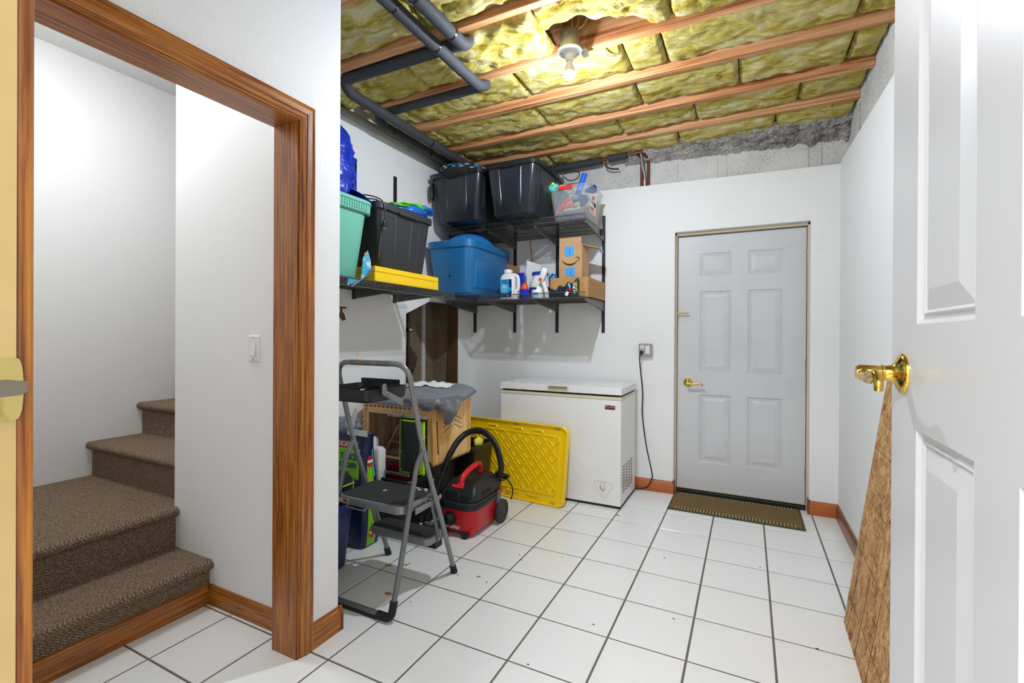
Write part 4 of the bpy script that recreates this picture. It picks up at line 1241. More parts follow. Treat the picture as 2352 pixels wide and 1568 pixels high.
def tote_shell(M, t, wb, db, wt, dt, h, r, mat, rim_h=0.035, rim_w=0.018, wall=0.004, rim_mat=None):
    mb = MB(M)
    mb.loft([rrect(0, 0, wb - 0.02, db - 0.02, r, 0.0), rrect(0, 0, wb, db, r, 0.012), rrect(0, 0, wt, dt, r, h - rim_h * 0.5), rrect(0, 0, wt - 2 * wall, dt - 2 * wall, r, h - rim_h * 0.5), rrect(0, 0, wb - 2 * wall, db - 2 * wall, r, 0.014)], True, True)
    body = mb.build('body', mat, t, smooth=50)
    mb = MB(M)
    a, b = wt + 2 * rim_w, dt + 2 * rim_w
    mb.loft([rrect(0, 0, wt - 0.002, dt - 0.002, r, h - rim_h), rrect(0, 0, a, b, r + rim_w, h - rim_h), rrect(0, 0, a, b, r + rim_w, h - 0.004), rrect(0, 0, a - 0.008, b - 0.008, r + rim_w - 0.004, h), rrect(0, 0, wt - 2 * wall, dt - 2 * wall, r, h), rrect(0, 0, wt - 2 * wall, dt - 2 * wall, r, h - rim_h)], False, False)
    rim = mb.build('rim', rim_mat or mat, t, smooth=35)
    return body, rim

def face_rib(M, t, mat, x, wb, db, wt, dt, h, z0, z1, r=0.02, out=0.007, side='front', name='rib'):
    pts = []
    for k in range(12):
        q = k / 11.0
        z = lerp(z0, z1, q)
        f = z / h
        if side == 'front':
            p = (x * lerp(wb, wt, f) / wt, -lerp(db, dt, f) / 2 + (r - out), z)
        else:
            p = (lerp(wb, wt, f) / 2 - (r - out), x * lerp(db, dt, f) / dt, z)
        pts.append(p)
    rad = [r * min(1.0, (0.72 + 0.28 * min(1, k / 2.0))) for k in range(12)]
    MB(M).tube(pts, r, 14, radii=rad).build(name, mat, t, smooth=True)

# upper shelf: two black totes
for idx, (xc, wbt, wtt, lb) in enumerate(((-0.992, 0.375, 0.455, 'black storage tote with patterned blanket at the left end of the upper shelf'), (-0.495, 0.345, 0.425, 'glossy black storage tote in the middle of the upper shelf'))):
    yf = 1.262
    t = thing('storage_tote', lb, 'tote', (xc, yf + 0.29, 2.191), 0, 'black totes on the upper shelf')
    M = tr(xc, yf + 0.30, 2.191)
    db, dt, h = 0.53, 0.60, 0.395
    tote_shell(M, t, wbt, db, wtt, dt, h, 0.045, m_black_gloss, 0.034, 0.017)
    for fx in (-0.27, 0.19):
        face_rib(M, t, m_black_gloss, fx * wtt, wbt, db, wtt, dt, h, 0.075, h - 0.045, 0.024, 0.007)
    face_rib(M, t, m_black_gloss, 0.0 - 0.20, wbt, db, wtt, dt, h, 0.075, h - 0.045, 0.024, 0.007, 'side')
    face_rib(M, t, m_black_gloss, 0.12, wbt, db, wtt, dt, h, 0.075, h - 0.045, 0.024, 0.007, 'side')
    MB(M).box(-0.17 * wtt, 0.13 * wtt, -dt / 2 - 0.022, -dt / 2 - 0.012, h - 0.042, h - 0.016).build('latch_tab', m_black, t, bevel=0.003)
    for q in range(4):
        MB(M).box(-wbt / 2 + 0.06 + q * 0.075, -wbt / 2 + 0.075 + q * 0.075, -db / 2 + 0.03, db / 2 - 0.03, -0.004, 0.004).build('foot_rib', m_black, t)
# patterned blanket heaped in the left tote
def crumple(amp, f, seed):
    def fn(p, d):
        q = d * f + Vector((seed, seed * 1.7, 0))
        n = fbm(q, 1.0, 4)
        n2 = abs(noise.noise(q * 1.9)) - 0.25
        return p * (1 + amp * n - amp * 0.9 * n2)
    return fn
bl = thing('patterned_blanket', 'black blanket with blue and grey arrows heaped on the left black tote', 'blanket', (-1.0, 1.50, 2.55))
bm_ = MB().ell((-1.0, 1.50, 2.592), 0.235, 0.31, 0.088, 40, 22, crumple(0.10, 2.2, 3.1)).build('fabric', m_fabric_b, bl, smooth='all')
MB().ell((-1.17, 1.40, 2.60), 0.06, 0.10, 0.075, 20, 12, crumple(0.2, 2.0, 8.1)).build('dark_fold', m_fabric_g, bl, smooth='all')
random.seed(5)
cr = crumple(0.10, 2.2, 3.1)
for r_, el in enumerate((0.12, 0.48, 0.85)):
    for k in range(8):
        az = math.radians(-150 + 17 * k + 9 * r_)
        def onb(da, de, off=0.004):
            ph = el + de
            d = Vector((math.cos(ph) * math.cos(az + da), math.cos(ph) * math.sin(az + da), math.sin(ph)))
            p = cr(Vector((d.x * 0.235, d.y * 0.31, d.z * 0.088)), d)
            return Vector((-1.0, 1.50, 2.592)) + p * (1 + off / 0.2)
        tip = 0.09
        a0 = [(-0.14, -0.13), (-0.03, -0.13), (tip, 0.0), (-0.03, 0.15), (-0.14, 0.15), (-0.02, 0.0)]
        s = 1 if k % 2 else -1
        vs = [onb(s * a, b) for a, b in a0]
        MB().add(vs, [(0, 1, 2, 5), (5, 2, 3, 4)]).build('arrow_print', m_bluearrow if (k + r_) % 3 == 1 else m_greyarrow, bm_, solid=0.001)
st_ = MB().ell((-1.235, 1.29, 2.46), 0.012, 0.03, 0.075, 14, 10).build('strap_loop', m_black, smooth='all')
tag(st_, 'black strap loop hanging off the left black tote', 'strap')
cd_ = MB().tube(smooth_path([(-0.25, 1.75, 2.53), (-0.24, 1.74, 2.60), (-0.17, 1.75, 2.62), (-0.11, 1.76, 2.60), (-0.13, 1.77, 2.56), (-0.19, 1.75, 2.545), (-0.24, 1.74, 2.58)], 6), 0.004, 8).build('loose_cable', m_rubber_cord, smooth=True)
tag(cd_, 'black cable loop sticking up between the tote and clear bin', 'cable')

# clear bin of pool toys
cx, cy, cz = -0.095, 1.655, 2.152
cb_ = thing('clear_bin', 'clear plastic bin of pool toys at the right end of the upper shelf', 'bin', (cx, cy, cz))
Mc = tr(cx, cy, cz)
wb, db, wt, dt, h = 0.262, 0.34, 0.315, 0.385, 0.258
mb = MB(Mc)
mb.loft([rrect(0, 0, wb - 0.01, db - 0.01, 0.03, 0.0), rrect(0, 0, wb, db, 0.03, 0.008), rrect(0, 0, wt, dt, 0.03, h - 0.012), rrect(0, 0, wt + 0.016, dt + 0.016, 0.035, h - 0.012), rrect(0, 0, wt + 0.016, dt + 0.016, 0.035, h), rrect(0, 0, wt - 0.004, dt - 0.004, 0.03, h), rrect(0, 0, wb - 0.004, db - 0.004, 0.03, 0.010)], True, True)
mb.build('shell', m_clear, cb_, smooth=40)
MB(Mc).box(-0.075, 0.040, -dt / 2 - 0.016, -dt / 2 - 0.004, h - 0.030, h - 0.002).build('red_handle', m_red2, cb_, bevel=0.004)
lbx = MB(Mc)
lbx.add([(lerp(wb, wt, z / h) / 2 + 0.0015, y, z) for y, z in ((-0.10, 0.06), (0.05, 0.06), (0.05, 0.20), (-0.10, 0.20))], [(0, 1, 2, 3)])
lo = lbx.build('paper_label', m_paper, cb_, solid=0.0006)
for (y0, y1, z0, z1, mm) in ((-0.075, -0.02, 0.165, 0.19, m_red2), (-0.09, 0.04, 0.07, 0.078, m_red2), (-0.09, 0.0, 0.085, 0.11, m_red2), (-0.02, 0.035, 0.12, 0.15, m_ink), (-0.09, -0.01, 0.135, 0.14, m_ink), (-0.09, -0.01, 0.148, 0.152, m_ink)):
    q = MB(Mc)
    q.add([(lerp(wb, wt, z / h) / 2 + 0.0026, y, z) for y, z in ((y0, z0), (y1, z0), (y1, z1), (y0, z1))], [(0, 1, 2, 3)])
    q.build('label_print', mm, lo)
def toy(name, label, mbo, mat):
    o = mbo.build(name, mat, smooth=45)
    return tag(o, label, 'toy', 'pool toys in the clear bin')
def barrel(a, b, r, n=14):
    a, b = Vector(a), Vector(b)
    m = MB()
    d = b - a
    prof = [(r * 0.8, 0), (r, 0.006), (r, d.length - 0.006), (r * 0.8, d.length)]
    m.lathe(prof, a, d, n)
    return m
toy('blue_tube_toy', 'long blue tube sticking out of the clear bin', MB().lathe([(0.0225, 0), (0.0225, 0.27), (0.019, 0.27), (0.019, 0.0)], (-0.085, 1.56, 2.27), (0.085, 0.05, 0.30), 18, False), m_toyblue)
toy('blue_bell_toy', 'dark blue flared toy leaning out of the clear bin rim', MB().lathe([(0.014, 0), (0.018, 0.03), (0.032, 0.07), (0.033, 0.085), (0.028, 0.085), (0.014, 0.02)], (-0.04, 1.72, 2.432), (0.09, -0.03, -0.004), 18), m_toydk)
toy('aqua_squirter', 'aqua water squirter on the left rim of the clear bin', MB().ell((-0.225, 1.485, 2.412), 0.046, 0.036, 0.038, 16, 10, crumple(0.12, 2.0, 1.0)), m_aqua)
toy('aqua_float', 'aqua blow-up toy inside the clear bin', MB().ell((-0.178, 1.575, 2.355), 0.048, 0.045, 0.04, 18, 12, crumple(0.15, 2.0, 2.0)), m_aqua)
toy('yellow_cap_toy', 'small yellow cap on the aqua squirter', MB().cyl((-0.214, 1.446, 2.430), (-0.214, 1.438, 2.432), 0.011, n=14), m_limet)
toy('lime_ring_toy', 'yellow green toy piece behind the aqua squirter', MB().ell((-0.175, 1.53, 2.425), 0.04, 0.02, 0.018, 14, 8), m_limet)
toy('diving_stick', 'salmon diving stick with a sky blue end in the clear bin', barrel((-0.15, 1.498, 2.30), (-0.075, 1.498, 2.318), 0.018), m_salmon)
toy('diving_stick_end', 'sky blue end of the upper salmon stick', barrel((-0.074, 1.498, 2.318), (-0.034, 1.50, 2.326), 0.019), m_skyt)
toy('diving_stick', 'salmon diving stick with a lime end in the clear bin', barrel((-0.145, 1.50, 2.262), (-0.065, 1.50, 2.266), 0.018), m_salmon)
toy('diving_stick_end', 'lime end of the middle salmon stick', barrel((-0.063, 1.50, 2.267), (-0.018, 1.502, 2.27), 0.018), m_limet)
toy('diving_stick', 'salmon diving stick slanting down to an orange end', barrel((-0.142, 1.498, 2.285), (-0.185, 1.498, 2.235), 0.016), m_salmon)
toy('diving_stick_end', 'orange end of the slanting salmon stick', barrel((-0.187, 1.498, 2.232), (-0.20, 1.498, 2.215), 0.015), m_orangeT)
toy('lilac_noodle', 'lilac foam toy along the left side of the clear bin', barrel((-0.185, 1.515, 2.32), (-0.21, 1.51, 2.19), 0.016), m_purple)
toy('swim_goggles', 'pale blue swim goggles inside the clear bin', MB().tube(smooth_path([(-0.185, 1.492, 2.36), (-0.16, 1.488, 2.385), (-0.125, 1.488, 2.365), (-0.10, 1.488, 2.385), (-0.07, 1.488, 2.375), (-0.068, 1.488, 2.355), (-0.12, 1.488, 2.352), (-0.16, 1.488, 2.335), (-0.185, 1.492, 2.36)], 5), 0.003, 8), m_skyt)
toy('blue_float', 'blue toy at the middle of the clear bin', MB().ell((-0.062, 1.665, 2.345), 0.06, 0.05, 0.045, 18, 12, crumple(0.12, 2.0, 5.0)), m_bagblue)
toy('pale_shell_toy', 'pale grey toy at the lower left of the clear bin', MB().ell((-0.195, 1.56, 2.26), 0.025, 0.04, 0.05, 14, 10, crumple(0.2, 2.4, 6.0)), m_jugwhite)
toy('navy_float', 'dark blue toy at the bottom of the clear bin', MB().ell((-0.08, 1.62, 2.20), 0.09, 0.10, 0.035, 18, 10, crumple(0.15, 2.0, 7.0)), m_purple)

# ------------------------------------------------------------------ blue tote on the lower shelf
t = thing('blue_tote', 'large blue tote with ribbed rim on the lower shelf by the corner', 'tote', (-1.03, 1.58, 1.598))
bw, bd = 0.345, 0.64
M = tr(-1.030, 1.572, 1.598)
wt, dt, h = 0.435, 0.725, 0.425
tote_shell(M, t, bw, bd, wt, dt, h, 0.075, m_blue, 0.058, 0.010, 0.005)
for k in range(15):
    MB(M).box(-0.135 + k * 0.0125, -0.1285 + k * 0.0125, -dt / 2 - 0.0145, -dt / 2 - 0.008, h - 0.055, h - 0.008).build('rim_rib', m_blue, t, bevel=0.0015)
MB(M).cyl((0.005, -lerp(bd, dt, 0.34) / 2 - 0.004, 0.143), (0.005, -lerp(bd, dt, 0.33) / 2 + 0.01, 0.143), 0.008, n=14).build('drill_hole', m_black, t)
pnl = MB(M)
def sidep(y, z, o_):
    f = z / h
    return (lerp(bw, wt, f) / 2 + o_, y * lerp(bd, dt, f) / dt, z)
pnl.loft([[sidep(-0.27, 0.05, -0.004), sidep(0.27, 0.05, -0.004), sidep(0.27, 0.29, -0.004), sidep(-0.27, 0.29, -0.004)], [sidep(-0.262, 0.055, 0.007), sidep(0.262, 0.055, 0.007), sidep(0.262, 0.28, 0.007), sidep(-0.262, 0.28, 0.007)]])
pnl.build('side_panel', m_blue, t, bevel=0.012, seg=4)
dm = MB().ell((-1.02, 1.58, 1.995), 0.195, 0.30, 0.138, 36, 20).build('blue_mesh_dome', m_blue_dome, smooth='all')
tag(dm, 'bright blue domed mesh toy sitting in the blue tote', 'toy')

# ------------------------------------------------------------------ left shelf: yellow case, black tote, teal tub
yk = thing('yellow_case', 'flat yellow plastic case under the black tote on the left shelf', 'case', (-1.04, 0.485, 1.576))
MB().loft([rrect(-1.035, 0.485, 0.43, 0.635, 0.012, z) for z in (1.576, 1.632)]).build('base', m_yellow2, yk, bevel=0.003)
MB().loft([rrect(-1.035, 0.485, 0.43, 0.635, 0.012, z) for z in (1.634, 1.666)]).build('cover', m_yellow2, yk, bevel=0.003)
t = thing('storage_tote', 'matte black storage tote standing on the yellow case', 'tote', (-1.05, 0.42, 1.668))
M = tr(-1.045, 0.468, 1.668) @ rz(math.pi / 2)
bw, bd, wt, dt, h = 0.43, 0.37, 0.515, 0.42, 0.392
tote_shell(M, t, bw, bd, wt, dt, h, 0.03, m_black_matte, 0.040, 0.017)
for fx in (-0.10, 0.06):
    face_rib(M, t, m_black_matte, fx, bw, bd, wt, dt, h, 0.05, h - 0.05, 0.014, 0.004)
arch = lambda x0: [(x0 - 0.05, 0.06), (x0 - 0.03, 0.30), (x0 - 0.02, 0.318), (x0 + 0.05, 0.318), (x0 + 0.06, 0.30)]
for x0 in (0.165, -0.185):
    MB(M).tube([(a, -lerp(bd, dt, z / h) / 2 + 0.002, z) for a, z in arch(x0)], 0.006, 8).build('moulded_arch', m_black_matte, t, smooth=True)
MB(M).box(-0.09, 0.10, -dt / 2 - 0.024, -dt / 2 - 0.012, h - 0.048, h - 0.010).build('latch_tab', m_black_matte, t, bevel=0.003)
cc = thing('appliance_cord', 'black cord with a two-prong plug hanging over the black tote', 'cord', (-0.83, 0.23, 1.90))
MB().tube(smooth_path([(-1.0, 0.13, 2.075), (-0.93, 0.14, 2.088), (-0.87, 0.18, 2.085), (-0.825, 0.22, 2.065), (-0.812, 0.235, 2.02), (-0.812, 0.238, 1.95)], 7), 0.0038, 8).build('cable', m_rubber_cord, cc, smooth=True)
MB().tube(smooth_path([(-1.0, 0.16, 2.07), (-0.92, 0.18, 2.075), (-0.86, 0.21, 2.07), (-0.83, 0.225, 2.05)], 7), 0.0038, 8).build('cable', m_rubber_cord, cc, smooth=True)
pg = MB().loft([rrect(-0.812, 0.238, 0.012, 0.012, 0.005, 1.955), rrect(-0.812, 0.238, 0.018, 0.030, 0.007, 1.935), rrect(-0.812, 0.238, 0.018, 0.034, 0.007, 1.915), rrect(-0.812, 0.238, 0.016, 0.028, 0.006, 1.908)]).build('plug', m_black, cc, smooth=40)
for s in (-0.007, 0.007):
    MB().box(-0.8127, -0.8113, 0.238 + s - 0.003, 0.238 + s + 0.003, 1.890, 1.909).build('prong', m_steel, pg)
# green and blue bag on that tote
gb = thing('snack_pouch', 'green and blue foil pouch lying on the matte black tote', 'pouch', (-1.0, 0.66, 2.065))
MB().ell((-0.985, 0.665, 2.105), 0.11, 0.175, 0.045, 24, 12, crumple(0.22, 2.0, 4.0)).build('blue_side', m_bagblue, gb, smooth='all')
MB(tr(-0.99, 0.665, 2.148) @ Matrix.Rotation(math.radians(7), 4, 'X')).ell((0, 0, 0), 0.105, 0.19, 0.022, 28, 14, crumple(0.30, 2.2, 6.4)).build('green_side', plain('pouch_green', '#6fe020', 0.35), gb, smooth='all')
MB(tr(-0.93, 0.80, 2.150) @ Matrix.Rotation(math.radians(-15), 4, 'X')).ell((0, 0, 0), 0.05, 0.07, 0.016, 20, 10, crumple(0.35, 2.4, 2.4)).build('blue_corner', m_bagblue, gb, smooth='all')
g2 = MB().ell((-1.20, 0.60, 2.13), 0.03, 0.025, 0.03, 12, 8, crumple(0.25, 2.0, 9.0)).build('green_tissue', plain('tissue_green', '#3fd06a', 0.5), smooth='all')
tag(g2, 'small green crumpled wrapper behind the matte black tote', 'wrapper')

t = thing('teal_tub', 'teal plastic tub with ribbed rim on the left shelf', 'tub', (-1.05, -0.13, 1.574))
M = tr(-1.045, -0.145, 1.574) @ rz(math.pi / 2)
bw, bd, wt, dt, h = 0.45, 0.40, 0.58, 0.44, 0.448
tote_shell(M, t, bw, bd, wt, dt, h, 0.075, m_teal, 0.020, 0.026, 0.005)
mb = MB(M)
mb.loft([rrect(0, 0, wt + 0.012, dt + 0.012, 0.08, h - 0.075), rrect(0, 0, wt + 0.036, dt + 0.036, 0.088, h - 0.068), rrect(0, 0, wt + 0.040, dt + 0.040, 0.09, h - 0.018)], False, False)
mb.build('skirt', m_teal, t, smooth=40)
for k in range(26):
    x_ = -0.22 + k * 0.0178
    MB(M).box(x_ - 0.0045, x_ + 0.0045, -dt / 2 - 0.024, -dt / 2 - 0.016, h - 0.060, h - 0.022).build('rim_rib', m_teal, t, bevel=0.002)
tp_ = thing('blue_tarp', 'crumpled bright blue tarp heaped on the teal tub', 'tarp', (-1.05, -0.10, 2.02))
def tarp(p, d):
    q = d * 2.4
    n = 1 - abs(noise.noise(q + Vector((2, 5, 1)))) * 1.6
    n2 = 1 - abs(noise.noise(q * 2.1 + Vector((7, 1, 3)))) * 1.6
    s = 0.82 + 0.22 * n + 0.10 * n2
    return Vector((p.x * s, p.y * s, p.z * s * (1 + 0.15 * d.y)))
MB().ell((-1.05, -0.12, 2.20), 0.20, 0.285, 0.29, 44, 30, tarp).build('heap', m_tarp, tp_, smooth=25)
def tail(u, v):
    x = -0.86 - 0.16 * u + 0.02 * math.sin(9 * v)
    y = -0.25 + 0.44 * v
    z = 2.03 + 0.22 * u * (1 - v) ** 1.2 + 0.16 * (1 - v) * (1 - abs(noise.noise(Vector((u * 3, v * 4, 2)))) * 1.2) + 0.02 * u
    return (x, y, z)
MB().grid(tail, 16, 24).build('draped_fold', m_tarp, tp_, smooth=30, solid=0.003)
lb_ = thing('foil_packet', 'light blue printed packet tucked beside the teal tub on the left shelf', 'packet', (-0.80, 0.07, 1.52))
def pk(y, z, o_=0.0):
    return (-0.826 + o_ + 0.01 * math.sin(30 * z), y, z)
MB().add([pk(0.060, 1.575), pk(0.100, 1.600), pk(0.143, 1.648), pk(0.126, 1.690), pk(0.100, 1.742), pk(0.070, 1.70)], [(0, 1, 2, 3, 4, 5)]).build('front', m_snowbag, lb_, solid=0.006)
MB().tube([(-0.812, 0.145, 1.652), (-0.805, 0.09, 1.600), (-0.806, 0.02, 1.555), (-0.808, -0.03, 1.522)], 0.005, 8).build('dark_seam', m_navy, lb_)
MB().add([(-0.818, 0.074, 1.708), (-0.818, 0.113, 1.715), (-0.818, 0.104, 1.735), (-0.818, 0.078, 1.728)], [(0, 1, 2, 3)]).build('orange_print', m_orange, lb_, solid=0.002)
MB().add([(-0.813, -0.055, 1.53), (-0.813, 0.0, 1.545), (-0.813, 0.05, 1.568), (-0.813, -0.05, 1.568)], [(0, 1, 2, 3)]).build('lower_corner', m_snowbag, lb_, solid=0.004)
# red-handled valve on the left wall
vv = thing('hose_valve', 'small bronze valve with a red handle on the left wall', 'valve', (XL, 0.325, 1.38))
MB().tube([(XL, 0.315, 1.39), (XL + 0.05, 0.315, 1.39)], 0.012, 12).build('stem_pipe', m_brownpipe, vv, smooth=True)
MB().lathe([(0.016, 0), (0.018, 0.02), (0.012, 0.045), (0.014, 0.05)], (XL + 0.045, 0.315, 1.40), (0.35, 0.3, -0.9), 14).build('spout', m_brownpipe, vv, smooth=True)
MB().cyl((XL + 0.045, 0.315, 1.39), (XL + 0.05, 0.32, 1.435), 0.007, n=10).build('spindle', m_brownpipe, vv, smooth=True)
hm = MB()
hm.tube([(XL + 0.05 + 0.024 * (1 + 0.13 * math.cos(6 * a)) * math.cos(a), 0.32 + 0.024 * (1 + 0.13 * math.cos(6 * a)) * math.sin(a), 1.437) for a in [2 * math.pi * k / 36 for k in range(37)]], 0.0055, 8, False)
for a in (0, 2.1, 4.2):
    hm.cyl((XL + 0.05, 0.32, 1.437), (XL + 0.05 + 0.022 * math.cos(a), 0.32 + 0.022 * math.sin(a), 1.437), 0.004, n=8)
hm.build('red_handle', m_valve, vv, smooth=True)

# ------------------------------------------------------------------ lower shelf: bottles and boxes
ZS = 1.5555
j = thing('detergent_jug', 'white handled jug with a cyan and navy super soluble label', 'jug', (-0.615, 1.545, ZS))
Mj = tr(-0.628, 1.55, ZS)
mb = MB(Mj)
mb.loft([rrect(-0.022, 0, 0.118, 0.085, 0.02, 0.0), rrect(-0.02, 0, 0.128, 0.09, 0.022, 0.008), rrect(-0.02, 0, 0.128, 0.09, 0.022, 0.175), rrect(-0.022, 0, 0.118, 0.082, 0.025, 0.195), rrect(-0.025, 0, 0.085, 0.07, 0.028, 0.212), rrect(-0.025, 0, 0.062, 0.062, 0.0305, 0.222)], True, True)
mb.build('body', m_white, j, smooth=45)
MB(Mj).lathe([(0.036, 0.222), (0.037, 0.226), (0.037, 0.246), (0.034, 0.251), (0, 0.252)], (-0.025, 0, 0), (0, 0, 1), 24).build('cap', m_white, j, smooth=35)
MB(Mj).tube(smooth_path([(0.012, 0, 0.207), (0.045, 0, 0.203), (0.066, 0, 0.182), (0.070, 0, 0.14), (0.070, 0, 0.10), (0.060, 0, 0.075), (0.04, 0, 0.065)], 6), 0.015, 12).build('handle', m_white, j, smooth=True)
MB(Mj).loft([rrect(0.052, 0, 0.036, 0.07, 0.014, 0.0), rrect(0.052, 0, 0.038, 0.075, 0.014, 0.01), rrect(0.05, 0, 0.036, 0.07, 0.014, 0.085)]).build('body_lobe', m_white, j, smooth=45)
fy = -0.0462
lb1 = MB(Mj).box(-0.073, 0.030, fy, fy + 0.001, 0.02, 0.168).build('label_navy', m_navy, j, bevel=0.0003)
lab_poly = [(-0.073, 0.062), (-0.05, 0.052), (-0.02, 0.05), (0.006, 0.058), (0.024, 0.076), (0.030, 0.085), (0.012, 0.105), (0.004, 0.13), (0.004, 0.16), (0.0, 0.168), (-0.068, 0.168), (-0.073, 0.16)]
MB(Mj).prism(lab_poly, (0, fy - 0.0008, 0), (1, 0, 0), (0, 0, 1), (0, 1, 0), 0.0008).build('label_cyan', m_cyan, lb1)
MB(Mj).prism([(-0.034 + 0.022 * math.cos(a), 0.148 + 0.0115 * math.sin(a)) for a in [2 * math.pi * k / 20 for k in range(20)]], (0, fy - 0.0016, 0), (1, 0, 0), (0, 0, 1), (0, 1, 0), 0.0008).build('oval_emblem', m_navy, lb1)
MB(Mj).box(-0.048, -0.020, fy - 0.0022, fy - 0.0016, 0.145, 0.150).build('emblem_word', m_paper, lb1)
text('super', 0.020, Mj @ frame((-0.036, fy - 0.0013, 0.119), (1, 0, 0), (0, 0, 1)), 'label_word', m_paper, lb1, bold=True)
text('soluble', 0.020, Mj @ frame((-0.036, fy - 0.0013, 0.101), (1, 0, 0), (0, 0, 1)), 'label_word', m_paper, lb1, bold=True)
for zz, ww in ((0.085, 0.026), (0.077, 0.024), (0.070, 0.022)):
    MB(Mj).box(-0.036 - ww, -0.036 + ww, fy - 0.0014, fy - 0.0008, zz, zz + 0.0022).build('fine_print', m_paper, lb1)
for k in range(5):
    MB(Mj).box(-0.066, -0.045, fy - 0.0006, fy, 0.026 + k * 0.005, 0.0275 + k * 0.005).build('fine_print', m_bagblue, lb1)
MB(Mj).box(-0.016, 0.004, fy - 0.0006, fy, 0.028, 0.044).build('fine_print', m_cyan, lb1)

sc = MB().lathe([(0.026, 0.0), (0.027, 0.002), (0.028, 0.036), (0.045, 0.078), (0.043, 0.078), (0.026, 0.036), (0.024, 0.004)], (-0.478, 1.512, ZS), (0, 0, 1), 24).build('blue_scoop', m_funnel, smooth=40)
tag(sc, 'royal blue scoop cup in front of the detergent tub', 'scoop')
tb = thing('detergent_tub', 'white round tub with a blue lid behind the blue scoop', 'tub', (-0.43, 1.705, ZS))
Mt_ = tr(-0.430, 1.705, ZS)
MB(Mt_).lathe([(0.086, 0.0), (0.090, 0.005), (0.090, 0.13), (0.082, 0.16), (0.066, 0.185), (0.062, 0.21)], (0, 0, 0), (0, 0, 1), 30).build('body', m_white, tb, smooth=40)
MB(Mt_).lathe([(0.068, 0.21), (0.070, 0.213), (0.070, 0.232), (0.064, 0.238), (0, 0.239)], (0, 0, 0), (0, 0, 1), 30).build('lid', m_lidblue, tb, smooth=40)
MB(Mt_).lathe([(0.0905, 0.02), (0.0912, 0.022), (0.0912, 0.105), (0.0905, 0.107)], (0, 0, 0), (0, 0, 1), 30, False).build('label_band', m_navy, tb, smooth=40)
MB(Mt_).ell((0.05, -0.045, 0.165), 0.018, 0.02, 0.035, 14, 10).build('handle_dent', m_jugwhite, tb, smooth='all')
tr2 = thing('pool_tub', 'white round container with a pale label in front of the blue-lidded tub', 'tub', (-0.395, 1.535, ZS))
MB(tr(-0.385, 1.556, ZS)).lathe([(0.044, 0.0), (0.052, 0.01), (0.055, 0.04), (0.051, 0.075), (0.040, 0.095), (0.025, 0.106), (0.0, 0.108)], (0, 0, 0), (0, 0, 1), 26).build('body', m_white, tr2, smooth=True)
MB().prism([(0.021 * math.cos(a), 0.011 * math.sin(a)) for a in [2 * math.pi * k / 18 for k in range(18)]], (-0.395, 1.509, ZS + 0.084), (1, 0, 0), (0, 0.45, 0.89), (0, 0.89, -0.45), 0.0012).build('oval_emblem', m_navy, tr2)
MB().box(-0.410, -0.360, 1.5005, 1.5025, ZS + 0.03, ZS + 0.05).build('label_print', m_cyan, tr2)
fl1 = MB().add([(-0.775, 1.76, 1.556), (-0.64, 1.74, 1.556), (-0.64, 1.74, 1.855), (-0.775, 1.76, 1.895)], [(0, 1, 2, 3)]).build('carton_flap', m_card_dk, solid=0.004)
tag(fl1, 'brown cardboard flap standing behind the detergent jug', 'cardboard')
fl1b = MB().box(-0.70, -0.585, 1.70, 1.735, 1.556, 1.80).build('blue_carton', m_funnel, bevel=0.002)
tag(fl1b, 'blue carton behind the detergent jug handle', 'carton')
fl2 = MB().add([(-0.600, 1.80, 1.556), (-0.49, 1.85, 1.556), (-0.49, 1.85, 1.88), (-0.600, 1.80, 1.92)], [(0, 1, 2, 3)]).build('white_card', m_paper, solid=0.003)
tag(fl2, 'white card sheet standing behind the blue-lidded tub', 'card')
ora = MB().ell((-0.525, 1.60, 1.64), 0.035, 0.03, 0.06, 16, 10).build('orange_bottle', m_orange, smooth='all')
tag(ora, 'orange rounded bottle between the jug and the tub', 'bottle')
sb = thing('spray_bottle', 'grey and white spray bottle with an orange tip tilted by the box', 'spray bottle', (-0.30, 1.54, ZS))
MB().tube(smooth_path([(-0.292, 1.53, ZS), (-0.300, 1.53, ZS + 0.05), (-0.315, 1.53, ZS + 0.10), (-0.330, 1.53, ZS + 0.135)], 5), 0.02, 14, radii=None).build('neck', m_jugwhite, sb, smooth=True)
Msp = tr(-0.322, 1.515, 1.742) @ Matrix.Rotation(math.radians(20), 4, 'Y')
MB(Msp).loft([rrect(0, 0, 0.034, 0.03, 0.008, -0.055), rrect(0, 0, 0.046, 0.04, 0.010, -0.045), rrect(0, 0, 0.048, 0.042, 0.010, 0.045), rrect(0, 0, 0.03, 0.03, 0.010, 0.058)]).build('head', m_white, sb, smooth=40)
MB(Msp).loft([rrect(-0.002, -0.021, 0.03, 0.004, 0.0015, -0.05), rrect(-0.002, -0.0225, 0.026, 0.004, 0.0015, -0.028)]).build('orange_tip', m_orange, sb)
for k in range(4):
    MB(Msp).box(-0.016, 0.014, -0.0222, -0.0205, -0.015 + k * 0.017, -0.013 + k * 0.017).build('grip_line', m_jugwhite, sb)
bb_ = MB().ell((-0.265, 1.58, 1.70), 0.035, 0.03, 0.06, 16, 10, crumple(0.2, 2.0, 3.0)).build('blue_bag', m_bagblue, smooth='all')
tag(bb_, 'crumpled blue bag behind the spray bottle', 'bag')

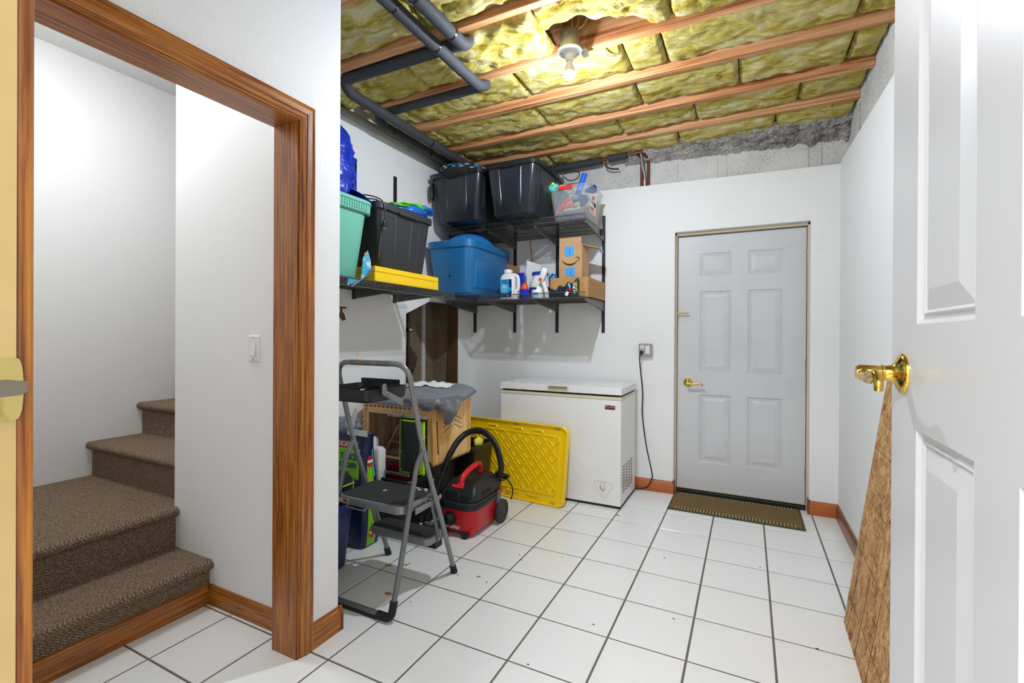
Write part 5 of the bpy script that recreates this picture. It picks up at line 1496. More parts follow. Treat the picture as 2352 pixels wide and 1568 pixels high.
ox = thing('open_carton', 'open brown cardboard box at the right end of the lower shelf', 'box', (-0.105, 1.75, ZS))
x0, x1, y0, y1, z0, z1 = -0.262, 0.046, 1.508, 1.985, ZS + 0.002, 1.712
mb = MB(); mb.box(x0, x1, y1 - 0.004, y1, z0, z1); mb.build('back_wall', m_card2, ox)
mb = MB(); mb.box(x0, x0 + 0.004, y0, y1, z0, z1); mb.build('side_wall', m_card2, ox)
mb = MB(); mb.box(x1 - 0.004, x1, y0, y1, z0, z1); sw_ = mb.build('side_wall', m_card2, ox)
mb = MB(); mb.box(x0, x1, y0, y0 + 0.004, z0, z1); fw_ = mb.build('front_wall', m_card2, ox)
MB().box(x0, x1, y0, y1, z0, z0 + 0.004).build('base', m_card2, ox)
MB().box(-0.125, -0.085, y0 - 0.0008, y0, z1 - 0.03, z1).build('packing_tape', m_kraft, fw_)
MB().box(x1 - 0.03, x1 + 0.0004, y0 - 0.0009, y0 + 0.02, z0, z1 + 0.0008).build('packing_tape', m_kraft, fw_)
for k, (ya, yb_) in enumerate(((1.56, 1.90), (1.58, 1.92), (1.60, 1.93), (1.70, 1.93), (1.76, 1.93), (1.70, 1.88), (1.66, 1.93), (1.72, 1.92), (1.80, 1.92))):
    MB().box(x1, x1 + 0.0005, ya, yb_, z1 - 0.03 - k * 0.012, z1 - 0.0275 - k * 0.012).build('print_line', m_ink_brown, sw_)
bx = thing('smile_carton', 'tall cardboard box with a printed smile arrow and blue tape', 'box', (-0.13, 1.72, ZS + 0.006))
x0, x1, y0, y1 = -0.228, -0.036, 1.62, 1.80
MB().box(x0, x1, y0, y1, ZS + 0.006, 1.985).build('body', m_card, bx, bevel=0.001)
MB().box(x0 + 0.002, x1 - 0.006, y0 - 0.001, y0 + 0.003, 1.95, 2.043).build('front_flap', m_card, bx)
MB().add([(x1, y0 + 0.01, 1.985), (x1 + 0.12, y0 + 0.06, 1.955), (x1 + 0.12, y1 - 0.02, 1.955), (x1, y1 - 0.01, 1.985)], [(0, 1, 2, 3)]).build('side_flap', m_card, bx, solid=0.004)
MB().add([(x1 + 0.121, y0 + 0.062, 1.954), (x1 + 0.124, y0 + 0.062, 1.925), (x1 + 0.124, y1 - 0.02, 1.925), (x1 + 0.121, y1 - 0.02, 1.954)], [(0, 1, 2, 3)]).build('blue_flap_edge', m_bagblue, bx, solid=0.003)
for (a, b, c, d) in ((x0 + 0.048, x0 + 0.125, 1.895, 1.975), (x0 + 0.055, x0 + 0.135, 1.735, 1.805)):
    tpb = MB().box(a, b, y0 - 0.0022, y0 - 0.0010, c, d).build('blue_tape', m_bluetape, bx)
    cxx = (a + b) / 2 + 0.004
    MB().tube([(cxx + 0.005 * ((k % 2) * 2 - 1), y0 - 0.0026, lerp(c + 0.012, d - 0.022, k / 7.0)) for k in range(8)], 0.0012, 5).build('scribble', m_ink, tpb)
Mw = frame((x0 + 0.094, y0 - 0.0014, 1.850), (1, 0, 0), (0, 0, 1))
sm = MB(Mw)
N = 18
pts_o, pts_i = [], []
for k in range(N + 1):
    a = math.radians(205 + 128 * k / N)
    wdt = 0.0125 * math.sin(math.pi * min(1, (k + 1.5) / (N + 2))) ** 0.7 + 0.0008
    pts_o.append((0.074 * math.cos(a), 0.046 + 0.075 * math.sin(a), 0))
    pts_i.append((0.074 * math.cos(a) * 0.995, 0.046 + 0.075 * math.sin(a) + wdt, 0))
sm.loft([[p for p in pts_o] , [p for p in pts_i]], False, False, closed=False)
sm.build('smile_mark', m_ink, bx, solid=0.0008)
MB(Mw).tube([(0.046, 0.031, 0), (0.060, 0.034, 0), (0.073, 0.033, 0), (0.075, 0.024, 0), (0.068, 0.008, 0)], 0.0030, 6).build('smile_arrow', m_ink, bx)
MB().box(x1 - 0.0005, x1 + 0.0005, y0 + 0.02, y0 + 0.026, 1.72, 1.80).build('print_line', m_ink, bx)
po = thing('foil_pouch', 'dark navy pouch with a blue and red capsule print before the open box', 'pouch', (-0.14, 1.492, ZS))
def pou(u, v):
    x = -0.262 + 0.245 * u
    top = 0.055 + 0.085 * u ** 1.2 + 0.012 * math.sin(u * 22)
    z = ZS + 0.003 + top * v
    y = 1.499 - 0.016 * math.sin(math.pi * v) * math.sin(math.pi * min(1, u * 1.2 + 0.1)) + 0.004 * noise.noise(Vector((u * 9, v * 5, 1)))
    return (x, y, z)
pb_ = MB().grid(pou, 26, 12).build('pouch_front', m_pouch_dk, po, smooth='all', solid=0.006)
Mq = frame((-0.055, 1.470, ZS + 0.078), (0.0, 0, -1), (1, 0, 0))
text('THE FT', 0.026, frame((-0.052, 1.4720, ZS + 0.070), (0, 0, -1), (1, 0, 0)), 'pouch_word', m_paper, pb_, bold=True)
text('CRYSTL', 0.024, frame((-0.033, 1.4735, ZS + 0.075), (0, 0, -1), (1, 0, 0)), 'pouch_word', m_limet, pb_, bold=True)
MB(tr(-0.088, 1.4715, ZS + 0.09) @ Matrix.Rotation(math.radians(-30), 4, 'Y')).ell((0, 0, 0), 0.009, 0.003, 0.019, 14, 10).build('capsule_blue', m_skyt, pb_, smooth='all')
MB(tr(-0.082, 1.4715, ZS + 0.066) @ Matrix.Rotation(math.radians(-30), 4, 'Y')).ell((0, 0, 0), 0.009, 0.003, 0.017, 14, 10).build('capsule_red', m_red2, pb_, smooth='all')
tgx = MB(tr(-0.105, 1.468, ZS + 0.028) @ Matrix.Rotation(math.radians(25), 4, 'Y')).box(-0.012, 0.012, -0.0006, 0.0006, -0.016, 0.016).build('price_tag', m_paper)
tag(tgx, 'small white tag on the lower shelf rail', 'tag')
# ------------------------------------------------------------------ folding step ladder
ld = thing('step_ladder', 'grey folding two-step ladder with a black tool tray', 'ladder', (-0.475, -0.09, 0))
LXR, LXL = -0.25, -0.70
rp = [(0.155, 0.012), (0.03, 0.342), (-0.07, 0.578), (-0.135, 0.77), (-0.19, 0.96), (-0.232, 1.125)]
pts = [(LXR, y, z) for y, z in rp] + [(LXL, y, z) for y, z in reversed(rp)]
MB().tube(round_corner(pts, 0.115, 8), 0.0128, 14).build('handle_frame', m_alu, ld, smooth=True)
MB().tube([(-0.60, -0.232, 1.125), (-0.35, -0.232, 1.125)], 0.0135, 14).build('hand_grip', m_alu_dk, ld, smooth=True)
MB().tube([(-0.565, -0.2322, 1.1252), (-0.515, -0.2322, 1.1252)], 0.0138, 14).build('worn_patch', plain('bare_worn', '#8a7460', 0.6), ld, smooth=True)
MB().tube([(-0.465, -0.2322, 1.1252), (-0.425, -0.2322, 1.1252)], 0.0138, 14).build('worn_patch', bpy.data.materials['bare_worn'], ld, smooth=True)
for x in (LXR, LXL):
    MB().lathe([(0.0165, 0.0), (0.018, 0.004), (0.0165, 0.048), (0.014, 0.05)], (x, 0.158, 0.0), (0, -0.36, 0.93), 16).build('rubber_foot', m_blackrub, ld, smooth=True)
fp = [(-0.112, 0.715), (-0.165, 0.645), (-0.215, 0.457), (-0.277, 0.221), (-0.338, 0.020)]
pts = [(LXR, y, z) for y, z in fp] + [(LXL, y, z) for y, z in reversed(fp)]
MB().tube(round_corner(pts, 0.035, 6), 0.0125, 14).build('front_frame', m_alu_dk, ld, smooth=True)
for x, s in ((LXR, -1), (LXL, 1)):
    MB().tube(round_corner([(x, -0.318, 0.085), (x, -0.338, 0.018), (x + s * 0.075, -0.338, 0.018)], 0.03, 6), 0.0175, 14).build('corner_boot', m_blackrub, ld, smooth=True)
MB().box(LXL + 0.07, LXR - 0.07, -0.353, -0.325, 0.0, 0.018).build('floor_strip', m_blackrub, ld, bevel=0.004)
def pan(x0, x1, y0, y1, z, h, r, nm):
    cx_, cy_, w_, d_ = (x0 + x1) / 2, (y0 + y1) / 2, x1 - x0, y1 - y0
    s = MB().loft([rrect(cx_, cy_, w_ - 0.01, d_ - 0.01, r, z - h), rrect(cx_, cy_, w_, d_, r, z - h + 0.006), rrect(cx_, cy_, w_, d_, r, z - 0.004), rrect(cx_, cy_, w_ - 0.012, d_ - 0.012, r - 0.004, z)], True, True).build(nm, m_alu, ld, smooth=40)
    MB().loft([rrect(cx_, cy_, w_ - 0.022, d_ - 0.022, r - 0.008, z - 0.001), rrect(cx_, cy_, w_ - 0.024, d_ - 0.024, r - 0.008, z + 0.003)], False, True).build('tread_mat', m_tread, s)
    return s
top_ = pan(-0.682, -0.268, -0.245, 0.035, 0.468, 0.040, 0.045, 'top_step')
low_ = pan(-0.665, -0.272, -0.045, 0.098, 0.245, 0.040, 0.035, 'lower_step')
MB().box(-0.682, -0.60, -0.2462, -0.2445, 0.436, 0.458).build('warning_label', m_sticker, top_)
MB().prism([(0.017 * math.cos(a), 0.008 * math.sin(a)) for a in [2 * math.pi * k / 16 for k in range(16)]], (-0.622, -0.2468, 0.447), (1, 0, 0), (0, 0, 1), (0, 1, 0), 0.0006).build('red_oval', plain('label_red', '#a8322c', 0.5), top_)
MB().tube(round_corner([(-0.60, -0.235, 0.440), (-0.60, -0.262, 0.425), (-0.48, -0.262, 0.425), (-0.48, -0.235, 0.440)], 0.012), 0.0035, 8).build('release_wire', m_steel, top_, smooth=True)
for x in (-0.266, -0.684):
    MB().prism([(-0.045, 0.455), (-0.020, 0.455), (0.052, 0.215), (0.032, 0.210)], (x - 0.0035, 0, 0), (0, 1, 0), (0, 0, 1), (1, 0, 0), 0.007).build('link_bar', m_alu_dk, ld, bevel=0.002)
    s = 1 if x > -0.4 else -1
    for y, z in ((-0.034, 0.447), (0.040, 0.222), (-0.207, 0.448), (-0.08, 0.448)):
        MB().lathe([(0.005, 0), (0.004, 0.002), (0, 0.003)], (x + s * 0.0036, y, z), (s, 0, 0), 10).build('rivet', m_chrome, ld)
MB().prism([(-0.16, 0.44), (-0.02, 0.44), (0.05, 0.448), (0.05, 0.43), (-0.02, 0.415), (-0.16, 0.41)], (-0.262, 0, 0), (0, 1, 0), (0, 0, 1), (1, 0, 0), 0.004).build('side_plate', m_alu, ld)
for (x, y, z) in ((LXR + 0.013, 0.03, 0.342), (LXR + 0.013, -0.135, 0.77), (LXR + 0.013, -0.178, 0.92), (LXR + 0.013, -0.168, 0.88), (LXL + 0.013, -0.1, 0.69), (LXR + 0.013, -0.05, 0.55)):
    MB().lathe([(0.005, 0), (0.004, 0.002), (0, 0.003)], (x - 0.001, y, z), (1, 0, 0), 10).build('rivet', m_chrome, ld)
# tray
tx0, tx1, ty0, ty1 = -0.672, -0.352, -0.385, -0.095
tcx, tcy, tw, td = (tx0 + tx1) / 2, (ty0 + ty1) / 2, tx1 - tx0, ty1 - ty0
tz = 0.955
ty_ = MB().loft([rrect(tcx, tcy, tw - 0.03, td - 0.03, 0.03, tz), rrect(tcx, tcy, tw - 0.01, td - 0.01, 0.035, tz + 0.01), rrect(tcx, tcy, tw, td, 0.035, tz + 0.058), rrect(tcx, tcy, tw - 0.012, td - 0.012, 0.03, tz + 0.058), rrect(tcx, tcy, tw - 0.024, td - 0.024, 0.03, tz + 0.012)], True, True).build('tool_tray', m_black, ld, smooth=40)
MB().box(tcx - 0.05, tcx - 0.046, ty0 + 0.012, ty1 - 0.012, tz + 0.01, tz + 0.05).build('divider', m_black, ty_)
MB().box(tx0 + 0.005, tx1 - 0.06, ty1 - 0.004, ty1 + 0.002, tz + 0.03, tz + 0.082).build('back_lip', m_black, ty_, bevel=0.003)
MB().box(-0.625, -0.568, ty0 - 0.0022, ty0 - 0.0012, tz + 0.012, tz + 0.046).build('tray_label', m_sticker, ty_)
MB().prism([(-0.305, 1.032), (-0.292, 1.040), (-0.280, 1.032), (-0.276, 1.005), (-0.165, 0.952), (-0.165, 0.918), (-0.298, 0.985), (-0.308, 0.995)], (-0.338, 0, 0), (0, 1, 0), (0, 0, 1), (1, 0, 0), 0.006).build('tray_arm', m_alu, ld, bevel=0.002)
MB().lathe([(0.006, 0), (0.005, 0.002), (0, 0.003)], (-0.332, -0.275, 0.996), (1, 0, 0), 10).build('rivet', m_chrome, ld)
random.seed(9)
for k in range(12):
    x, y = random.uniform(-0.60, -0.40), random.uniform(-0.34, -0.20)
    a = random.uniform(0, 3.1)
    z = tz + 0.018 + random.uniform(0, 0.02)
    s = MB().cyl((x, y, z), (x + 0.022 * math.cos(a), y + 0.022 * math.sin(a), z + 0.004), 0.0045, 0.002, 8)
    o = s.build('wall_anchor', m_white if k % 3 else m_steel, smooth=True)
    tag(o, 'small white or metal fixing lying in the ladder tray', 'fixing', 'fixings in the ladder tray')

for k, (x, y, a) in enumerate(((-0.375, 0.005, 0.2), (-0.350, -0.012, 0.9), (-0.330, 0.010, 0.4), (-0.315, -0.006, 2.0), (-0.50, -0.10, 1.1))):
    o = MB(tr(x, y, 0.4715) @ rz(a)).box(-0.009, 0.009, -0.004, 0.004, 0.0, 0.003).build('plaster_chip', m_paper)
    tag(o, 'small white plaster chip lying on the top ladder step', 'chip', 'chips on the ladder step')

# ------------------------------------------------------------------ red and black shop vacuum
vc = thing('shop_vacuum', 'red and black wet dry vacuum with a ribbed hose beside the ladder', 'vacuum', (-0.49, 0.71, 0))
vx, vy = -0.492, 0.712
MB().loft([rrect(vx, vy, 0.235, 0.33, 0.07, 0.030), rrect(vx, vy, 0.258, 0.362, 0.075, 0.045), rrect(vx, vy, 0.268, 0.374, 0.078, 0.165), rrect(vx, vy, 0.272, 0.378, 0.078, 0.178)]).build('tank', m_red, vc, smooth=40)
for sx, sy in ((0.095, -0.135), (-0.095, -0.135), (0.095, 0.12), (-0.095, 0.12)):
    MB().loft([rrect(vx + sx * 0.94, vy + sy, 0.04, 0.06, 0.012, 0.014), rrect(vx + sx * 0.94, vy + sy, 0.056, 0.074, 0.015, 0.06)]).build('caster_housing', m_red, vc, smooth=40)
hd = MB().loft([rrect(vx, vy, 0.288, 0.394, 0.085, 0.174), rrect(vx, vy, 0.292, 0.398, 0.086, 0.182), rrect(vx, vy, 0.290, 0.396, 0.085, 0.198), rrect(vx, vy, 0.272, 0.376, 0.08, 0.204), rrect(vx, vy, 0.270, 0.372, 0.07, 0.214), rrect(vx, vy + 0.003, 0.268, 0.356, 0.030, 0.258), rrect(vx, vy + 0.008, 0.256, 0.336, 0.026, 0.280), rrect(vx, vy + 0.026, 0.206, 0.276, 0.022, 0.316), rrect(vx, vy + 0.042, 0.170, 0.230, 0.022, 0.330)]).build('motor_head', m_black, vc, smooth=30)
MB().loft([rrect(vx, vy, 0.284, 0.388, 0.08, 0.208), rrect(vx, vy, 0.287, 0.392, 0.082, 0.214), rrect(vx, vy, 0.284, 0.388, 0.08, 0.222)], False, False).build('bumper_band', m_black_matte, vc, smooth=True)
# octagonal front plate, side vent, red switch plate
oc = [(0.055, 0.0), (0.055, 0.055), (0.038, 0.075), (-0.038, 0.075), (-0.055, 0.055), (-0.055, 0.0), (-0.035, -0.025), (0.035, -0.025)]
MB().tube([(vx - 0.03 + a, vy - 0.185 + 0.008 * max(0, b) / 0.05, 0.222 + b * 0.9) for a, b in oc + [oc[0]]], 0.004, 8).build('front_plate_ridge', m_black_matte, hd, smooth=True)
MB(frame((vx - 0.012, vy - 0.136, 0.299), (1, 0, 0), (0, 0.75, 0.66))).loft([rrect(0, 0, 0.085, 0.024, 0.004, -0.004), rrect(0, 0, 0.080, 0.020, 0.004, 0.006)]).build('red_switch', m_red2, hd)
vt = MB().prism([(-0.10, 0.0), (-0.085, 0.045), (0.02, 0.052), (0.06, 0.02), (0.05, -0.005)], (vx + 0.129, vy + 0.0, 0.228), (0, 1, 0), (-0.12, 0, 0.99), (1, 0, 0), 0.005).build('side_vent', m_black_matte, hd)
for k in range(8):
    MB().box(vx + 0.1335, vx + 0.1355, vy - 0.08 + k * 0.015, vy - 0.074 + k * 0.015, 0.232, 0.268).build('vent_slot', m_ink, vt)
hp = smooth_path([(vx, vy - 0.112, 0.300), (vx, vy - 0.104, 0.338), (vx, vy - 0.070, 0.362), (vx, vy + 0.0, 0.382), (vx, vy + 0.085, 0.392), (vx, vy + 0.118, 0.378), (vx, vy + 0.125, 0.330)], 6)
MB().tube(hp, 0.0185, 8).build('carry_handle', m_red2, vc, smooth=True)
MB().loft([rrect(vx, vy - 0.110, 0.060, 0.060, 0.01, 0.296), rrect(vx, vy - 0.110, 0.045, 0.045, 0.01, 0.318)]).build('handle_foot', m_red2, vc)
MB().prism([(-0.020, -0.045), (0.028, -0.055), (0.030, 0.035), (-0.012, 0.040)], (vx + 0.140, vy + 0.115, 0.190), (0, 1, 0), (0, 0, 1), (1, 0, 0), 0.010).build('latch', m_greyknob, vc, bevel=0.003)
MB().box(vx + 0.135, vx + 0.146, vy + 0.155, vy + 0.185, 0.205, 0.228).build('orange_tab', m_red2, vc, bevel=0.002)
# inlet and its hose stub
ip = MB().lathe([(0.042, 0.0), (0.043, 0.012), (0.039, 0.016), (0.034, 0.016), (0.032, 0.030), (0.030, 0.050), (0.024, 0.052)], (vx - 0.03, vy - 0.180, 0.112), (-0.25, -1, 0), 26).build('inlet_port', m_black, vc, smooth=40)
def ribbed(path, r0, r1, name, parent, n=14):
    L = [Vector(path[0])]
    # resample at 3.2 mm
    acc = []
    for a, b in zip(path[:-1], path[1:]):
        a, b = Vector(a), Vector(b)
        m_ = max(1, int((b - a).length / 0.0023))
        for k in range(m_):
            acc.append(a.lerp(b, k / m_))
    acc.append(Vector(path[-1]))
    rad = [r0 if k % 2 else r1 for k in range(len(acc))]
    return MB().tube(acc, r0, n, radii=rad).build(name, m_black, parent, smooth=50)
ribbed(smooth_path([(vx - 0.042, vy - 0.228, 0.112), (vx - 0.075, vy - 0.27, 0.095), (vx - 0.13, vy - 0.27, 0.07), (vx - 0.20, vy - 0.22, 0.05)], 8), 0.0235, 0.0205, 'hose_stub', vc)
MB().tube([(-0.742, 0.575, 0.05), (-0.622, 0.620, 0.425)], 0.0195, 16).build('wand', m_black_matte, vc, smooth=True)
MB().tube([(-0.640, 0.613, 0.370), (-0.616, 0.622, 0.445)], 0.0225, 16).build('wand_cuff', m_black, vc, smooth=True)
ribbed(smooth_path([(-0.616, 0.622, 0.445), (-0.592, 0.625, 0.492), (-0.545, 0.645, 0.575), (-0.485, 0.68, 0.628), (-0.42, 0.745, 0.625), (-0.372, 0.81, 0.55), (-0.356, 0.87, 0.42), (-0.370, 0.905, 0.33), (-0.395, 0.905, 0.27)], 10), 0.0208, 0.0182, 'hose', vc)
MB().lathe([(0.022, 0), (0.025, 0.06), (0.030, 0.12)], (-0.41, 0.905, 0.15), (0.12, 0, 1), 16).build('hose_holder', m_black, vc, smooth=True)
random.seed(3)
for k in range(4):
    a0 = random.uniform(0, 6)
    MB().tube([(-0.375 + 0.045 * math.cos(a) + 0.008 * math.sin(3 * a + k), 0.925 + 0.02 * math.sin(a + a0), 0.285 + 0.02 * math.sin(a) + 0.006 * k) for a in [2 * math.pi * q / 20 for q in range(21)]], 0.0045, 8, False).build('cord_loop', m_rubber_cord, vc, smooth=True)
MB().tube(smooth_path([(-0.335, 0.925, 0.28), (-0.300, 0.93, 0.24), (-0.290, 0.93, 0.19), (-0.305, 0.93, 0.14)], 6), 0.0042, 8).build('cord_tail', m_rubber_cord, vc, smooth=True)
for s in (1, -1):
    wx = vx + s * 0.150
    w_ = MB().lathe([(0.070, -0.016), (0.076, -0.013), (0.078, -0.006), (0.078, 0.006), (0.076, 0.013), (0.070, 0.016), (0.062, 0.017), (0.060, 0.013), (0.024, 0.012), (0.022, 0.016), (0.0, 0.017)], (wx, 0.865, 0.079), (s, 0, 0), 36).build('rear_wheel', m_black_matte, vc, smooth=35)
    MB().cyl((vx + s * 0.10, 0.865, 0.079), (wx, 0.865, 0.079), 0.01, n=10).build('axle', m_black, w_)
    for q in range(6):
        a = q * math.pi / 3
        MB().cyl((wx + s * 0.0125, 0.865 + 0.043 * math.cos(a), 0.079 + 0.043 * math.sin(a)), (wx + s * 0.0145, 0.865 + 0.043 * math.cos(a), 0.079 + 0.043 * math.sin(a)), 0.007, n=8).build('wheel_hole', m_ink, w_)
for s in (1, -1):
    MB().lathe([(0.018, -0.012), (0.0225, -0.008), (0.0225, 0.008), (0.018, 0.012)], (vx + s * 0.072, vy - 0.182, 0.0225), (0.35 * s, -1, 0), 20).build('caster', m_blackrub, vc, smooth=35)
tx = text('CRAFTSMAN', 0.033, frame((vx - 0.042, vy - 0.18, 0.060), (1, 0, 0), (0, 0, 1)), 'brand_lettering', m_paper, vc, bold=True, sx=0.78, depth=0.0006)
inv = WM[vc.name].inverted()
for v in tx.data.vertices:   # wrap the lettering round the tank corner
    w = WM[vc.name] @ v.co
    f = (w.z - 0.045) / 0.12
    hw, hd_, r = (0.258 + 0.01 * f) / 2, (0.362 + 0.012 * f) / 2, 0.0755
    xl, xr_ = vx - hw + r, vx + hw - r
    y = vy - hd_
    if w.x < xl:
        y += r - math.sqrt(max(1e-6, r * r - (xl - w.x) ** 2))
    off = w.y - (vy - 0.18)
    w.y = y - 0.0012 + off
    v.co = inv @ w
nz = thing('floor_nozzle', 'flat black vacuum floor nozzle lying under the lower ladder step', 'nozzle', (-0.61, 0.37, 0))
MB().loft([[(-0.735, 0.325, 0.002), (-0.495, 0.330, 0.002), (-0.495, 0.40, 0.002), (-0.735, 0.40, 0.002)], [(-0.735, 0.325, 0.022), (-0.495, 0.330, 0.022), (-0.50, 0.40, 0.05), (-0.73, 0.40, 0.05)]]).build('head', m_black, nz, bevel=0.006)
MB().tube([(-0.63, 0.40, 0.03), (-0.70, 0.50, 0.05)], 0.02, 14).build('neck', m_black, nz, smooth=True)

# ------------------------------------------------------------------ wooden pet house with acrylic front
cgx0, cgx1, cgy0, cgy1, cz0 = -1.232, -0.650, 0.510, 0.965, 0.420
cg = thing('pet_house', 'pine wooden small-pet house with a clear front stacked on a black bin', 'pet house', (-0.94, 0.74, cz0))
zt = lambda y: 0.790 + (y - cgy0) * 0.10
sp_ = MB().prism([(cgy0, cz0), (cgy1, cz0), (cgy1, zt(cgy1)), (cgy0, zt(cgy0))], (cgx1 - 0.015, 0, 0), (0, 1, 0), (0, 0, 1), (1, 0, 0), 0.015).build('side_panel', m_pine, cg, bevel=0.001)
sl = [((0.548, 0.706), (0.564, 0.489), 0.0045), ((0.748, 0.718), (0.841, 0.677), 0.0022), ((0.749, 0.686), (0.842, 0.647), 0.0022), ((0.749, 0.656), (0.842, 0.616), 0.0022), ((0.621, 0.648), (0.666, 0.667), 0.0022), ((0.621, 0.617), (0.717, 0.655), 0.0022)]
for (a, b, r) in sl:
    MB().cyl((cgx1 + 0.0002, a[0], a[1]), (cgx1 + 0.0002, b[0], b[1]), r, n=8).build('cut_slot', m_ink, sp_)
mb = MB()
pp = [(cgy1, cz0), (cgy1, zt(cgy1)), (cgy0, zt(cgy0))]
for k in range(21):
    z = lerp(zt(cgy0) - 0.01, cz0, k / 20)
    pp.append((cgy0 - 0.012 - 0.006 * math.cos(k * math.pi), z))
mb.prism(pp, (cgx0, 0, 0), (0, 1, 0), (0, 0, 1), (1, 0, 0), 0.015)
mb.build('scalloped_side', m_pine, cg)
MB().box(cgx0, cgx1, cgy1 - 0.012, cgy1, cz0, zt(cgy1) - 0.004).build('back_panel', m_pine_x, cg)
MB().box(cgx0, cgx1, cgy0, cgy1, cz0, cz0 + 0.012).build('floor_board', m_pine_x, cg)
MB().prism([(cgy0 + 0.03, zt(cgy0 + 0.03)), (cgy1, zt(cgy1)), (cgy1, zt(cgy1) + 0.012), (cgy0 + 0.03, zt(cgy0 + 0.03) + 0.012)], (cgx0, 0, 0), (0, 1, 0), (0, 0, 1), (1, 0, 0), cgx1 - cgx0).build('roof_board', m_pine_x, cg)
MB().box(cgx0 + 0.015, cgx1 - 0.015, cgy0, cgy0 + 0.016, 0.728, 0.768).build('top_rail', m_pine_x, cg, bevel=0.001)
MB().box(cgx0 + 0.012, cgx1 - 0.012, cgy0 - 0.006, cgy0 + 0.03, 0.782, 0.794).build('ledge', m_pine_x, cg, bevel=0.001)
for k in range(15):
    x = cgx0 + 0.035 + k * 0.0365
    MB().box(x, x + 0.018, cgy0 - 0.003, cgy0 + 0.014, 0.768, 0.782).build('dentil', m_pine_x, cg)
MB().box(cgx0 + 0.015, cgx0 + 0.040, cgy0, cgy0 + 0.016, cz0 + 0.012, 0.728).build('post', m_pine, cg, bevel=0.001)
MB().box(cgx1 - 0.045, cgx1 - 0.015, cgy0, cgy0 + 0.016, cz0 + 0.012, 0.728).build('post', m_pine, cg, bevel=0.001)
MB().box(cgx0 + 0.015, cgx1 - 0.015, cgy0, cgy0 + 0.016, cz0 + 0.002, cz0 + 0.030).build('bottom_rail', m_pine_x, cg, bevel=0.001)
MB().box(cgx0 + 0.04, cgx1 - 0.045, cgy0 + 0.006, cgy0 + 0.009, cz0 + 0.030, 0.728).build('acrylic_window', m_glass, cg)
kb = MB().lathe([(0.005, 0), (0.005, 0.012), (0.009, 0.018), (0.010, 0.026), (0.0, 0.03)], (cgx0 + 0.065, cgy0 + 0.1, 0.59), (1, -0.3, 0), 14).build('wood_knob', m_pine, cg, smooth=True)
for k, (z, xa, xb) in enumerate(((0.500, -1.12, -0.75), (0.560, -1.09, -0.76), (0.620, -1.06, -0.78))):
    MB().box(xa, xb, 0.66, 0.80, z, z + 0.008).build('platform', m_pine_x, cg)
MB().add([(-1.13, 0.62, 0.46), (-1.03, 0.62, 0.63), (-1.03, 0.64, 0.63), (-1.13, 0.64, 0.46)], [(0, 1, 2, 3)]).build('ladder_rail', m_pine, cg, solid=0.008)
MB().prism([(-1.02, 0.628), (-0.90, 0.628), (-0.96, 0.69)], (0, 0.72, 0), (1, 0, 0), (0, 0, 1), (0, 1, 0), 0.04).build('roof_block', m_brownwood, cg)
MB().grid(lambda u, v: (lerp(cgx0 + 0.02, cgx1 - 0.02, u), lerp(cgy0 + 0.02, cgy1 - 0.02, v), cz0 + 0.022 + 0.018 * fbm((u * 6, v * 5, 0), 1.0, 3) + 0.01), 30, 22).build('bedding', m_bedding, cg, smooth='all')
for k, (x, y) in enumerate(((-0.86, 0.545), (-0.83, 0.54), (-0.80, 0.55), (-0.89, 0.56), (-0.76, 0.545))):
    o = MB().ell((x, y, cz0 + 0.048), 0.018, 0.012, 0.014 + 0.01 * (k == 1), 10, 7, crumple(0.35, 2.0, k * 2.3)).build('wood_chew', m_pine, cg)

# grey nylon bag and white cloth on top of the pet house
gy = thing('nylon_bag', 'grey nylon bag drooping over the corner of the wooden pet house', 'bag', (-0.92, 0.72, 0.84))
def bagtop(u, v):
    a, b = 2 * u - 1, 2 * v - 1
    # square to disc, softened to a rounded pillow
    q = max(abs(a), abs(b)); L = math.sqrt(a * a + b * b) or 1.0
    k = lerp(1.0, q / L, 0.45)
    x = -0.915 + 0.335 * a * k
    y = 0.738 + 0.285 * b * k
    e = max(0.0, 1 - q ** 3.0) ** 0.5
    z = zt(y) + 0.016 + 0.070 * e + 0.016 * e * fbm((u * 3.3, v * 3.0, 2.0), 1.3, 3)
    return (x, y, z)
MB().grid(bagtop, 48, 40).build('bag_top', m_greybag, gy, smooth='all', solid=0.008)
def drape(u, v):
    # cloth hanging from the front edge, round the corner and along the right side of the pet house
    pth = [(-0.86, 0.478), (-0.76, 0.470), (-0.668, 0.478), (-0.622, 0.520), (-0.612, 0.600), (-0.610, 0.690), (-0.612, 0.78)]
    q = u * (len(pth) - 1); i = min(int(q), len(pth) - 2); f = q - i
    x, y = lerp(pth[i][0], pth[i + 1][0], f), lerp(pth[i][1], pth[i + 1][1], f)
    nx, ny = (0.0, -1.0) if u < 0.33 else ((1.0, 0.0) if u > 0.5 else (0.7, -0.7))
    ln = 0.030 + 0.150 * math.exp(-((u - 0.68) / 0.17) ** 2) + 0.045 * math.exp(-((u - 0.30) / 0.14) ** 2)
    bulge = 0.012 + 0.040 * math.sin(math.pi * min(1, v * 1.02)) * (0.4 + ln / 0.2)
    fold = 0.010 * math.sin(30 * u + 4 * v) + 0.012 * noise.noise(Vector((u * 11, v * 3.5, 3))) + 0.007 * noise.noise(Vector((u * 26, v * 8, 9)))
    o_ = bulge + fold * (0.3 + v)
    pull = 0.10 * v * (0.64 - u) * (1 if u > 0.45 else 0.3)
    return (x + nx * o_, y + ny * o_ + pull, 0.858 - 0.01 * abs(u - 0.5) - ln * v)
MB().grid(drape, 70, 24).build('drooping_fold', m_greybag_dk, gy, smooth='all', solid=0.004)
